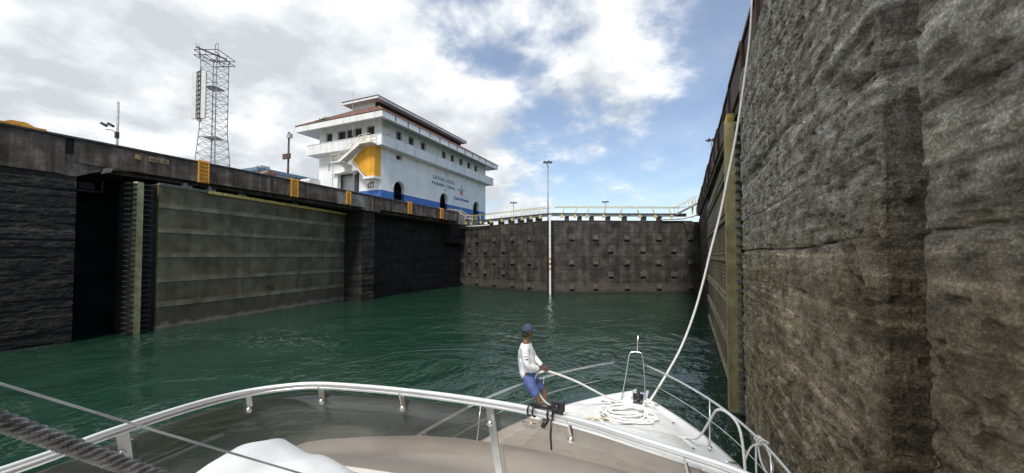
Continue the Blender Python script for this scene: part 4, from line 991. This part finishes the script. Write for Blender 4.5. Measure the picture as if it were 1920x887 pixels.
lamp_mast(-104.4,237,-2,41.0,6,'distant lamp mast above the left gate leaf handrail', 1.9, .3)
lamp_mast(4.9,78,5,26.0,6,'lamp mast peeking over the right lock wall coping', .75, .12)

# ================================================================== BOAT
BX = -1.08
bt = thing('motor_yacht', 'white motor yacht with smoked windscreen and stainless bow rails in the foreground', 'yacht', (BX, 4, 0))
def wY(y): return 2.35 if y < 3 else 2.35*max(0.0, 1-((y-3)/6.15)**2.8)
def dz(y): return 1.72+.10*max(0,(y-5)/4)
ys = list(np.concatenate([np.linspace(-6,3,8), np.linspace(3.4,8.4,22), np.linspace(8.5,9.15,12)]))
m = MB(); sec = []
for y in ys:
    w_ = wY(y); d_ = dz(y); fl = max(0,(y-2)/7)
    half = [(w_*.15*(1-fl),-.4),(w_*(.80-.35*fl),-.1),(w_*(.90-.15*fl),.6),(w_*.98,1.3),(w_,d_-.10),(w_,d_+.045),(max(w_-.10,0),d_+.05),(max(w_-.13,0),d_)]
    sec.append([(BX+a,y-(.6*(1.8-b_)*fl if b_ < 1.6 else 0),b_) for a,b_ in half]+[(BX-a,y-(.6*(1.8-b_)*fl if b_ < 1.6 else 0),b_) for a,b_ in half[::-1]])
n = len(sec[0]); vs = [p for s_ in sec for p in s_]; fs = []
for i in range(len(sec)-1):
    for j in range(n):
        if j == n//2-1: continue           # deck is its own part
        fs.append((i*n+j,i*n+(j+1)%n,(i+1)*n+(j+1)%n,(i+1)*n+j))
fs.append(tuple(range(n))); m.add(vs, fs); part('hull', m, 'gelcoat', bt, True)
m = MB(); vs = []; fs = []
for y in ys:
    w_ = max(wY(y)-.125, 0)
    for q in np.linspace(-1,1,9): vs.append((BX+w_*q, y, dz(y)+.001+.05*(1-q*q)))
for i in range(len(ys)-1):
    for j in range(8): fs.append((i*9+j,i*9+j+1,(i+1)*9+j+1,(i+1)*9+j))
m.add(vs, fs); part('foredeck', m, 'gelcoat', bt, True)
# low trunk, moulded step
def loft(rows):
    k = len(rows[0]); m = MB(); m.add([p for r_ in rows for p in r_], [(i*k+j,i*k+j+1,(i+1)*k+j+1,(i+1)*k+j) for i in range(len(rows)-1) for j in range(k-1)]); return m
prof = [(-1,0),(-.985,.09),(-.95,.13),(-.6,.16),(0,.17),(.6,.16),(.95,.13),(.985,.09),(1,0)]
rows = []
for y, q in ((4.0,1),(5.5,1),(6.6,.99),(6.95,.96),(7.05,.92),(7.1,.88)):
    wt = min(wY(y)-.55, 1.35)*q; k = 1 if y < 7 else (.8 if y < 7.08 else 0)
    rows.append([(BX+wt*a, y, dz(y)+.03+b_*k) for a,b_ in prof])
part('cabin_trunk', loft(rows), 'gelcoat_grip', bt, True)
for s in (-1,1):
    for (y0,y1,q0,q1) in ((7.25,8.15,.10,.84),(5.9,7.12,.72,.93),(4.4,5.82,.76,.93)):
        rows = []
        for y in np.linspace(y0,y1,8):
            w_ = wY(y)-.125; rows.append([(BX+s*w_*q, y, dz(y)+.006+.05*(1-q*q)) for q in np.linspace(q0,q1,6)])
        part('grip_panel', loft(rows), 'gelcoat_grip', bt, True)
# superstructure brow below the flybridge
rows = []
bl = [(-3.40,2.35),(-3.34,2.73),(-3.21,2.93),(-2.96,3.11),(-2.48,3.37),(-2.04,3.5),(-1.5,3.58),(BX,3.6),(-.66,3.58),(-.12,3.5),(.32,3.37),(.80,3.11),(1.05,2.93),(1.18,2.73),(1.24,2.35)]
for (k, dzv) in ((.0,3.32),(.55,3.22),(.9,3.08),(1.0,2.98),(1.0,2.92),(1.08,2.0),(1.12,1.7)):
    rows.append([(BX+(x-BX)*(.80+.20*min(k,1)), 2.15+(y-2.15)*k if k <= 1 else y+(y-2.0)*(k-1)*5*.8, dzv) for x,y in bl])
part('brow', loft(rows), 'gelcoat', bt, True)
# flybridge deck under the camera side (kept below the frame)
m = MB(); m.box(-3.3,1.2,-3,2.2,2.7,3.05); part('flybridge_floor', m, 'gelcoat_grip', bt)
# bow rails
def rail_pts(side, z, y0, y1, inset=.06, n=26):
    out = []
    for y in np.linspace(y0, y1, n):
        out.append((BX+side*max(wY(y)-inset,.02), y, z+dz(y)))
    return out
for s in (-1,1):
    m = MB(); m.tube(spline(rail_pts(s, .74, 3.0, 8.78),3), .019, 8); part('bow_rail', m, 'stainless', bt, True)
    m = MB(); m.tube(rail_pts(s, .40, 3.0, 8.6), .006, 6); part('guard_wire', m, 'stainless', bt, True)
    for y in (3.3,4.5,5.75,7.25):
        w_ = wY(y)-.06; m = MB(); m.tube([(BX+s*(w_-.02),y-.22,dz(y)+.03),(BX+s*w_,y,dz(y)+.74)], .013, 8); st_ = part('stanchion', m, 'stainless', bt, True)
        m = MB(); m.tube([(BX+s*(w_-.02),y-.22,dz(y)+.02),(BX+s*(w_-.02),y-.22,dz(y)+.06)], .035, 10); part('foot', m, 'stainless', st_, True)
pz = dz(8.7)
m = MB(); m.tube(spline([(-1.24,8.42,pz),(-1.16,8.62,pz+.5),(-1.10,8.75,pz+.93),(-1.02,8.79,pz+1.0),(-.90,8.80,pz+1.0),(-.83,8.79,pz+.93),(-.79,8.76,pz+.5),(-.77,8.62,pz)],5), .0135, 8); part('pulpit_hoop', m, 'stainless', bt, True)
m = MB(); m.tube([(-.94,8.80,pz+.99),(-.92,8.80,pz+1.36)], .014, 8); part('flag_staff', m, 'stainless', bt, True)
# bow roller, windlass, cleats
m = MB(); m.box(-1.06,-1.0,8.55,9.25,pz,pz+.06); m.box(-.80,-.74,8.55,9.25,pz,pz+.06); m.box(-1.0,-.8,8.35,9.1,pz+.02,pz+.05); part('bow_roller', m, 'stainless', bt)
m = MB(); m.tube([(-1.0,8.55,pz+.13),(-.80,8.55,pz+.13)], .07, 12); m.tube([(-.93,8.55,pz+.14),(-.87,8.55,pz+.14)],.10,12); part('windlass', m, 'black_plastic', bt, True)
for x, y in ((-1.45,8.10),(-.62,8.30),(.55,6.55),(-2.6,6.6)):
    z = dz(y)+.04; m = MB(); m.tube([(x-.13,y,z+.07),(x+.13,y,z+.07)], .018, 8); m.tube([(x-.05,y,z-.02),(x-.05,y,z+.07)], .018, 8); m.tube([(x+.05,y,z-.02),(x+.05,y,z+.07)], .018, 8); part('cleat', m, 'stainless', bt, True)
m = MB(); m.box(-1.5,-.6,8.0,8.02,dz(8)+.05,dz(8)+.075); m.box(-1.5,-1.48,7.6,8.0,dz(8)+.03,dz(8)+.07); m.box(-.62,-.6,7.6,8.0,dz(8)+.03,dz(8)+.07); part('locker_lid', m, 'gelcoat_grip', bt)
for x,y in ((-.45,7.2),(.1,6.9),(-.2,7.75)):
    m = MB(); m.box(x-.03,x+.03,y-.012,y+.012,dz(y)+.05,dz(y)+.056); part('deck_slot', m, 'black_plastic', bt)
# flybridge windscreen: top rail, smoked panels, frames, brackets
rail = [(-2.52,-.6,4.0),(-2.60,.2,4.0),(-2.64,.72,4.0),(-2.70,.98,4.0),(-2.73,1.34,4.0),(-2.68,1.61,4.0),(-2.55,1.81,4.0),(-2.35,1.95,4.0),(-1.95,2.05,4.0),(-1.55,2.11,4.0),(-1.17,2.14,4.0),(-.82,2.14,4.0),(-.49,2.09,4.0),(-.21,2.01,4.0),(.03,1.94,4.0),(.21,1.87,4.0),(.42,1.70,4.0),(.52,1.35,4.0),(.55,.6,4.0)]
rs = spline(rail, 6)
m = MB(); m.tube(rs, .0165, 10); rl = part('windscreen_rail', m, 'rail_satin', bt, True)
m = MB(); m.tube([p-Vector((0,0,.026)) for p in rs], .011, 8); part('rail_bead', m, 'rail_satin', rl, True)
cpt = Vector((BX,-.5,0))
def panel_pt(p, drop, t=0.0):
    """point on the raked screen below rail point p: the foot of the screen lies forward of its top"""
    d = Vector((p.x-cpt.x, p.y-cpt.y, 0)).normalized()
    return Vector((p.x,p.y,p.z))+d*(.02+.30*drop+t)-Vector((0,0,drop))
def panel(a, b_, name='screen_panel'):
    m = MB(); seg = rs[a:b_]; vs = []; fs = []; k = 4; dr_ = (.075,.35,.65,.95)
    for t_ in (0,.008):
        for p in seg:
            for d_ in dr_: vs.append(panel_pt(p,d_,t_))
    n_ = len(seg)*k
    for q in (0,1):
        for i in range(len(seg)-1):
            for j in range(k-1):
                f_ = (q*n_+i*k+j,q*n_+i*k+j+1,q*n_+(i+1)*k+j+1,q*n_+(i+1)*k+j); fs.append(f_ if q else f_[::-1])
    for i in range(len(seg)-1): fs.append((i*k,(i+1)*k,n_+(i+1)*k,n_+i*k)); fs.append((i*k+k-1,n_+i*k+k-1,n_+(i+1)*k+k-1,(i+1)*k+k-1))
    fs.append(tuple(list(range(k))+[n_+j for j in range(k-1,-1,-1)])); e = (len(seg)-1)*k
    fs.append(tuple([e+j for j in range(k-1,-1,-1)]+[n_+e+j for j in range(k)]))
    m.add(vs, fs); return part(name, m, 'smoked_acrylic', bt, True)
def near_i(x, y): return min(range(len(rs)), key=lambda i: (rs[i].x-x)**2+(rs[i].y-y)**2)
iL, iM = near_i(-2.72,1.05), near_i(-1.10,2.14)
panel(2, iL+1); panel(iL, iM+1); panel(iM, len(rs)-3)
def frame_bar(i, wdt, mt, drop=.95):
    p = rs[i]; tg = (rs[i+1]-rs[i-1]).normalized(); m = MB(); a = panel_pt(p,.0,-.02); b_ = panel_pt(p,drop,-.02); d = (b_-a).normalized(); nn = d.cross(tg).normalized()
    vs = [q+tg*(wdt/2*s)+nn*h for q in (a,b_) for s,h in ((-1,-.006),(1,-.006),(1,.006),(-1,.006))]
    m.add(vs, [(0,1,2,3),(7,6,5,4),(0,4,5,1),(1,5,6,2),(2,6,7,3),(3,7,4,0)]); return part('screen_frame', m, mt, bt)
def bolt(p, i, rad=.019):
    tg = (rs[i+1]-rs[i-1]).normalized(); d = Vector((p.x-cpt.x,p.y-cpt.y,0)).normalized(); n_ = (d*.96+Vector((0,0,.28))).normalized()
    m = MB(); m.tube([p-n_*.035,p-n_*.02], [rad,rad], 14); m.tube([p-n_*.035,p-n_*.040],[rad*.8,rad*.5],14); return m
for i, wd, mt_ in ((iM,.050,'brushed'),(iL,.055,'brushed')):
    fb = frame_bar(i, wd, mt_); part('bolt', bolt(panel_pt(rs[i],.13,-.02), i, .017), 'stainless', fb, True)
for (x,y) in ((-2.66,1.64),(-2.34,1.96),(-1.72,2.09),(-.57,2.11),(-.02,1.96),(.30,1.80)):
    i = near_i(x,y); p = rs[i]; tg = (rs[i+1]-rs[i-1]).normalized(); a = p-Vector((0,0,.01)); b_ = panel_pt(p,.12,-.012); m = MB()
    m.bar(a, b_, .035, .010, up=(p.x-cpt.x,p.y-cpt.y,0)); br = part('rail_bracket', m, 'brushed', bt); part('bolt', bolt(panel_pt(p,.125,-.004), i), 'stainless', br, True)
# canvas cover over the console inside the screen
rows = []
cv = [(-2.62,1.00,3.62),(-2.40,1.08,3.74),(-2.21,1.16,3.82),(-2.12,1.26,3.905),(-2.05,1.34,3.915),(-1.98,1.37,3.885),(-1.90,1.40,3.85),(-1.80,1.42,3.865),(-1.70,1.44,3.845),(-1.48,1.45,3.77),(-1.2,1.44,3.68)]
cvs = spline(cv, 4)
for k,(dy,dzv) in enumerate(((.22,-.75),(.20,-.40),(.16,-.14),(.09,-.03),(0,0),(-.10,.0),(-.25,-.05),(-.45,-.16),(-.62,-.34),(-.72,-.75))):
    rows.append([(p.x, p.y+dy+.012*math.sin(7*p.x+k), p.z+dzv+.012*math.sin(11*p.x+1.7*k)) for p in cvs])
part('console_cover', loft(rows), 'canvas', bt, True)
m = MB(); m.tube(spline([(-1.86,1.06,3.86),(-1.80,1.0,3.90),(-1.68,1.0,3.90),(-1.62,1.06,3.84)],5), .006, 6); part('cover_loop', m, 'black_plastic', bt, True)
# stays crossing the lower left corner
thick = resample(spline([(-1.27,-.05,4.75),(-1.285,.26,4.60),(-1.30,.31,4.555),(-1.265,.55,4.33),(-1.24,.68,4.21),(-1.15,1.2,3.75),(-1.10,1.5,3.45)],8), .0025)
m = MB(); m.tube(thick, .0165, 20, lobes=6, twist=330.0); part('wire_stay', m, 'cable_steel', bt, True, label='thick braided steel wire stay')
m = MB(); m.tube([(-2.06,-.1,4.72),(-2.04,.42,4.53),(-1.81,.80,4.24),(-1.56,1.20,3.94),(-1.35,1.55,3.66),(-1.25,1.72,3.4)], .0042, 8); part('stay_line', m, 'galv', bt, True)

# ------------------------------------------------------------------ ropes
def rope(name, pts, r, mt, label, per=8, step=.02):
    P = resample(spline(pts, per), r*.4); m = MB(); m.tube(P, r, 9, lobes=3, twist=2.6/r); o = solo(name, m, mt, label, 'rope', tuple(P[0]), True); return o
rope('mooring_line', [(-.75,8.35,1.86),(-.65,8.69,1.90),(-.35,8.9,2.40),(-.06,9.13,2.95),(.19,9.32,3.62),(.39,9.5,4.32),(.56,9.66,5.03),(.78,9.9,5.88),(.96,10.06,6.75),(1.16,10.22,7.76),(1.36,10.38,9.05),(1.50,10.48,10.08),(1.57,10.56,11.0),(1.58,10.6,11.35),(2.0,10.6,11.4)], .023, 'rope_white', 'long white mooring line rising from the bow up the right lock wall', 6, .03)
rope('hand_line', [(-2.50,6.98,2.735),(-2.42,7.06,2.71),(-1.97,7.53,2.43),(-1.45,8.05,2.02),(-1.10,8.42,1.84),(-.70,8.36,1.83)], .019, 'rope_white', 'white line pulled tight between the man\'s hands and the bow', 6, .03)
rope('slack_line', [(-2.46,7.02,2.70),(-2.55,6.88,2.68),(-2.58,6.82,2.55),(-2.53,6.84,2.38),(-2.40,7.0,2.12),(-2.20,7.35,1.87),(-2.0,7.6,1.80),(-1.5,7.55,1.80)], .017, 'rope_white', 'slack white line falling from the man\'s hands to the deck', 6, .03)
rope('rail_line', [(-.9,6.9,1.95),(-.45,6.85,1.93),(-.2,7.2,1.82),(0.0,7.25,1.82),(.18,7.02,1.95),(.33,6.80,2.30),(.43,6.51,2.62),(.56,6.32,2.66),(.66,6.15,2.58),(.69,5.97,2.40),(.70,5.86,2.05),(.66,5.8,1.80),(.5,6.0,1.80)], .017, 'rope_white', 'white three strand rope arching over the starboard bow rail', 6, .02)
rx_, ry_, rz_ = BX+wY(6.0)-.06, 6.0, dz(6.0)+.74
turns = [(rx_+.034*math.cos(a)-.16*(a/19-.5)*.4, ry_+.16*(a/19-.5), rz_+.034*math.sin(a)) for a in np.linspace(0,19,22)]
rope('rail_lashing', [(.70,5.97,2.16),(.80,6.02,2.38)]+turns+[(rx_-.02,6.02,rz_-.10),(rx_+.0,5.94,rz_-.26),(rx_+.07,5.86,rz_-.36),(rx_+.11,5.86,rz_-.24),(rx_+.05,5.96,rz_-.05),(rx_-.03,6.05,rz_-.05),(rx_-.05,6.02,rz_-.25),(rx_-.05,5.97,rz_-.5),(rx_-.02,5.94,rz_-.66)], .0115, 'rope_white', 'knotted white lashing hanging off the starboard bow rail', 6, .015)
rope('deck_line', [(-1.5,7.2,1.92),(-1.1,6.75,1.97),(-.6,6.45,1.97),(-.2,6.35,1.95),(.15,6.3,1.82),(.4,6.15,1.80),(.62,5.85,1.82)], .014, 'rope_white', 'thin white line trailing along the foredeck towards the starboard rail', 6, .02)
def coil(name, c, rx, ry, n, r, mt, label, hgt, sd):
    rd = random.Random(sd); pts = []; z0 = dz(c[1])+.05
    for i in range(n):
        a0 = rd.uniform(-.25,.25); ex, ey = rx*rd.uniform(.45,1.12), ry*rd.uniform(.4,1.15); ox, oy = rd.gauss(0,.07), rd.gauss(0,.05)
        for k in range(10):
            a = a0+k*2*math.pi/10; pts.append((c[0]+ox+ex*math.cos(a), c[1]+oy+ey*math.sin(a)+.10*math.cos(a), z0+hgt*i/n*(.6+.4*math.sin(a+i))+rd.uniform(0,.02)))
    P = resample(spline(pts,4), r*.45); m = MB(); m.tube(P, r, 8, lobes=3, twist=2.4/r); solo(name, m, mt, label, 'rope', (c[0],c[1],z0), True)
coil('rope_coil', (-1.02,7.62), .50, .30, 14, .0165, 'rope_white', 'loose coil of white three strand rope on the foredeck', .16, 3)
coil('rope_pile', (-1.62,7.02), .30, .22, 8, .015, 'rope_cream', 'cream rope pile on deck beside the white coil', .10, 5)

# ------------------------------------------------------------------ action camera clamped on the rail, clamp on the bow rail
t = thing('action_camera', 'black action camera on a clamp fixed to the windscreen rail', 'camera', (-.71,2.12,4.0))
def rb(x, y, z, sx, sy, sz): mm_ = MB(); mm_.box(x-sx,x+sx,y-sy,y+sy,z-sz,z+sz); return mm_
part('camera_body', rb(-.655,2.11,4.055,.034,.022,.028), 'black_plastic', t)
m = MB(); m.tube([(-.655,2.085,4.058),(-.655,2.075,4.058)], .014, 12); part('lens', m, 'glass_dark', t, True)
m = MB(); m.tube([(-.82,2.135,4.03),(-.70,2.12,4.035)], .014, 10); part('arm', m, 'black_plastic', t, True)
for x in (-.83,-.80,-.71,-.68):
    m = MB(); m.tube([(x+.03*math.cos(a)*.25,2.13+.030*math.cos(a),4.0+.034*math.sin(a)) for a in (i*2*math.pi/10 for i in range(10))], .006, 6, closed=True); part('clamp_ring', m, 'black_plastic', t, True)
m = MB(); m.tube([(-.69,2.10,3.98),(-.69,2.08,3.90),(-.685,2.08,3.82)], .006, 6); part('tether', m, 'black_plastic', t, True)
m = MB(); m.tube([(-.72,2.10,3.97),(-.74,2.09,3.93)], .014, 8); part('clamp_knob', m, 'black_plastic', t, True)
t = thing('rail_clamp', 'black clamp on the starboard bow rail at the lower right', 'clamp', (.98,5.2,2.48))
cp_ = Vector((BX+wY(5.15)-.06, 5.15, dz(5.15)+.74))
m = MB(); m.tube([cp_+Vector((.0,-.08,0)),cp_+Vector((0,.08,0))], .032, 10); part('clamp_body', m, 'black_plastic', t, True)
m = MB(); m.tube(spline([cp_+Vector((-.02,.06,-.02)),cp_+Vector((-.05,.02,-.15)),cp_+Vector((.0,-.08,-.22)),cp_+Vector((.02,-.1,-.05))],5), .008, 6); part('strap', m, 'black_plastic', t, True)

# ------------------------------------------------------------------ person
PO = Vector((-2.42, 7.03, dz(7.0)+.04)); rv = Vector((.9135,.4067,0)); dv = Vector((-.4067,.9135,0))
def pp(s, t_, z): return PO + rv*s + dv*t_ + Vector((0,0,z))
def skin_mesh(name, verts, edges, rad, mt, root=0, sub=2, folds=0.0):
    me = bpy.data.meshes.new(name); me.from_pydata([tuple(v) for v in verts], edges, []); o = bpy.data.objects.new(name, me); C.objects.link(o)
    md = o.modifiers.new('skin','SKIN'); md.use_smooth_shade = True
    if not me.skin_vertices: me.attributes.update()
    for i, sv in enumerate(me.skin_vertices[0].data):
        r_ = rad[i]; sv.radius = r_ if isinstance(r_, tuple) else (r_, r_); sv.use_root = (i == root)
    ss = o.modifiers.new('sub','SUBSURF'); ss.levels = sub; ss.render_levels = sub
    dg = bpy.context.evaluated_depsgraph_get(); out = bpy.data.meshes.new_from_object(o.evaluated_get(dg)); bpy.data.objects.remove(o); out.name = name
    if folds:
        from mathutils import noise as mn
        for v in out.vertices:
            q = v.co; k = mn.noise(Vector((q.x*9, q.y*9, q.z*22+q.x*8)))+.6*mn.noise(Vector((q.x*20, q.y*20, q.z*34)))
            v.co = q+v.normal*(k*folds)
    out.materials.clear(); out.materials.append(MATS[mt]); out.polygons.foreach_set('use_smooth', [True]*len(out.polygons)); return out
pe = thing('person', 'person in white long sleeved shirt, blue shorts and navy cap hauling a line', 'person', tuple(PO))
def child(name, me, label=None):
    for v in me.vertices: v.co = v.co - PO
    o = bpy.data.objects.new(name, me); C.objects.link(o); o.parent = pe; BASE[o] = BASE[pe]; return o
hipc, chest = pp(-.33,0,.86), pp(-.375,0,1.22)
rs_, ls_ = pp(-.415,-.185,1.37), pp(-.355,.185,1.37)
re_, le_ = pp(-.37,-.27,1.07), pp(-.21,.25,1.08)
rh_, lh_ = pp(-.085,-.14,.975), pp(-.03,-.02,.965)
V = [hipc, pp(-.35,0,1.02), chest, pp(-.385,0,1.40), pp(-.375,0,1.49), pp(-.355,0,1.57), pp(-.345,0,1.66),
     rs_, re_, rh_.lerp(re_,.12), ls_, le_, lh_.lerp(le_,.12),
     pp(-.34,-.10,.80), pp(-.17,-.12,.47), pp(-.04,-.12,.09), pp(.09,-.15,.03),
     pp(-.30,.10,.80), pp(-.02,.13,.50), pp(-.01,.12,.09), pp(.13,.12,.03)]
Ed = [(0,1),(1,2),(2,3),(3,4),(4,5),(5,6),(3,7),(7,8),(8,9),(3,10),(10,11),(11,12),(0,13),(13,14),(14,15),(15,16),(0,17),(17,18),(18,19),(19,20)]
Rd = [.125,.12,.135,.09,.055,.085,.082,.062,.043,.030,.062,.043,.030,.090,.058,.038,.034,.090,.058,.038,.034]
body = child('body', skin_mesh('body', V, Ed, Rd, 'skin'))
# fingers closing on the line
fv, fe, fr_ = [], [], []
for hand, el in ((rh_,re_),(lh_,le_)):
    d = (hand-el).normalized(); a = len(fv); fv.append(hand-d*.03); fr_.append((.030,.020)); fv.append(hand+d*.045); fr_.append((.036,.018)); fe.append((a,a+1))
side = dv
for hand, el in ((rh_,re_),(lh_,le_)):
    d = (hand-el).normalized(); sd_ = d.cross(Vector((0,0,1))).normalized()
    for k in range(4):
        b0 = hand+d*.045+Vector((0,0,1))*(.026-.017*k); ln = (.9,1,.95,.75)[k]; a = len(fv)
        fv += [b0, b0+d*.032*ln-sd_*.006, b0+d*.040*ln-sd_*.034, b0+d*.014-sd_*.046]; fr_ += [.0095,.0092,.0088,.008]; fe += [(a,a+1),(a+1,a+2),(a+2,a+3)]
    a = len(fv); b0 = hand-d*.005+Vector((0,0,.022)); fv += [b0, b0+d*.025-sd_*.022+Vector((0,0,.016)), b0+d*.052-sd_*.036+Vector((0,0,.004))]; fr_ += [.011,.010,.009]; fe += [(a,a+1),(a+1,a+2)]
me_ = bpy.data.meshes.new('h')
def multi_skin(name, mt):
    # separate chains need a root each
    me = bpy.data.meshes.new(name); me.from_pydata([tuple(v) for v in fv], fe, []); o = bpy.data.objects.new(name, me); C.objects.link(o); md = o.modifiers.new('skin','SKIN')
    starts = {min(e) for e in fe} - {max(e) for e in fe}
    for i, sv in enumerate(me.skin_vertices[0].data): sv.radius = fr_[i] if isinstance(fr_[i],tuple) else (fr_[i],fr_[i]); sv.use_root = i in starts
    ss = o.modifiers.new('sub','SUBSURF'); ss.levels = 1; ss.render_levels = 1
    dg = bpy.context.evaluated_depsgraph_get(); out = bpy.data.meshes.new_from_object(o.evaluated_get(dg)); bpy.data.objects.remove(o)
    out.materials.clear(); out.materials.append(MATS[mt]); out.polygons.foreach_set('use_smooth', [True]*len(out.polygons)); return out
child('hands', multi_skin('hands', 'skin'))
# shirt
V = [pp(-.33,0,.74), pp(-.345,0,.92), pp(-.38,0,1.22), pp(-.387,0,1.38), pp(-.38,0,1.44), rs_, re_, rh_.lerp(re_,.20), ls_, le_, lh_.lerp(le_,.20)]
child('shirt', skin_mesh('shirt', V, [(0,1),(1,2),(2,3),(3,4),(3,5),(5,6),(6,7),(3,8),(8,9),(9,10)], [(.165,.185),(.158,.178),(.16,.185),(.12,.13),.075,.088,.066,.048,.088,.066,.048], 'shirt', 0, 3, .011))
# shorts
V = [pp(-.335,0,1.0), pp(-.33,0,.84), pp(-.325,-.095,.72), pp(-.185,-.125,.46), pp(-.265,.095,.72), pp(-.055,.128,.50)]
child('shorts', skin_mesh('shorts', V, [(0,1),(1,2),(2,3),(1,4),(4,5)], [(.15,.165),(.15,.16),.118,.100,.118,.100], 'shorts', 0, 3, .009))
# head details
hc = pp(-.345,0,1.645); fwd = (rv*.88+dv*.47).normalized(); lat = Vector((-fwd.y,fwd.x,0))
def hp(a, b_, c_): return hc+fwd*a+lat*b_+Vector((0,0,c_))
m = MB()
vs = []; fs = []; n_ = 14; k_ = 9
for i in range(k_+1):
    ph = math.pi*i/k_
    for j in range(n_):
        th = 2*math.pi*j/n_; a = math.sin(ph)*math.cos(th); b_ = math.sin(ph)*math.sin(th); c_ = math.cos(ph)
        jaw = 1-.22*max(0,-c_)**1.5; fx = .098*a*(jaw if a > 0 else .97)+.012*max(0,-c_); vs.append(hp(fx, .076*b_*jaw, .118*c_))
for i in range(k_):
    for j in range(n_): fs.append((i*n_+j,(i+1)*n_+j,(i+1)*n_+(j+1)%n_,i*n_+(j+1)%n_))
m.add(vs, fs); part('head', m, 'skin', pe, True)
m = MB(); m.prism([(-.012,-.03),(.012,-.03),(.006,.03),(-.006,.03)], 0, 1, lambda a,b_,c_: hp(.088+c_*.03*(1 if b_ < 0 else .1), a, b_-.005)); part('nose', m, 'skin', pe, True)
for s in (-1,1):
    m = MB(); m.ball(hp(-.005,s*.078,-.005), .026, 8, 5, (.55,.55,1.1)); part('ear', m, 'skin', pe, True)
    m = MB(); m.ball(hp(.083,s*.030,.012), .010, 6, 4); part('eye', m, 'hair', pe, True)
m = MB(); m.bar(hp(.088,-.022,-.062),hp(.088,.022,-.062),.008); part('mouth', m, 'hair', pe)
def cap_shell(r0, z0, z1, back, sc=1.0):
    vs = []; fs = []; n_ = 18; k_ = 6
    for i in range(k_+1):
        q = i/k_; rr = math.cos(q*math.pi/2*.98); zz = z0+(z1-z0)*math.sin(q*math.pi/2)
        for j in range(n_):
            th = 2*math.pi*j/n_; vs.append(hp(.108*sc*rr*math.cos(th)-.004, .088*sc*rr*math.sin(th), zz))
    for i in range(k_):
        for j in range(n_): fs.append((i*n_+j,i*n_+(j+1)%n_,(i+1)*n_+(j+1)%n_,(i+1)*n_+j))
    mm_ = MB(); mm_.add(vs, fs); return mm_
cp_o = part('cap', cap_shell(0,.028,.150,0), 'cap', pe, True)
m = MB(); br_ = [(.10*math.cos(a)+.0, .080*math.sin(a)) for a in np.linspace(-1.15,1.15,9)]; tip_ = [(.095+.098*math.cos(a*1.25), .066*math.sin(a*1.25)) for a in np.linspace(1.15,-1.15,9)]
poly = br_+tip_
m.prism(poly, .026, .034, lambda a,b_,c_: hp(a,b_,c_-.10*max(0,a-.09)-1.2*b_*b_)); part('visor', m, 'cap', cp_o, True)
m = MB(); m.add([v for v in cap_shell(0,.03,-.075,0,.965).v], cap_shell(0,.03,-.075,0,.965).f)
vs2 = []; 
m = MB()
for i in range(60):
    a = random.uniform(1.9,4.4); z = random.uniform(-.07,.035); m.ball(hp(.092*math.cos(a), .080*math.sin(a), z), .020, 5, 3)
part('hair', m, 'hair', pe, True)
# sleeve badge, shoes
sp_ = rs_.lerp(re_,.62)-dv*.062+rv*.01
m = MB(); m.bar(sp_-rv*.025, sp_+rv*.03, .012, .045); part('sleeve_badge', m, 'emblem_blue', pe)
sp_ = rs_.lerp(re_,.40)-dv*.074; m = MB(); m.bar(sp_-rv*.035, sp_+rv*.035, .01, .012); part('sleeve_stripe', m, 'emblem_red', pe)
for (s,t_) in ((-.03,-.13),(.02,.12)):
    m = MB(); m.ball(pp(s+.06,t_-.02,.035), .05, 10, 6, (2.2,1.2,.9)); part('shoe', m, 'black_plastic', pe, True)
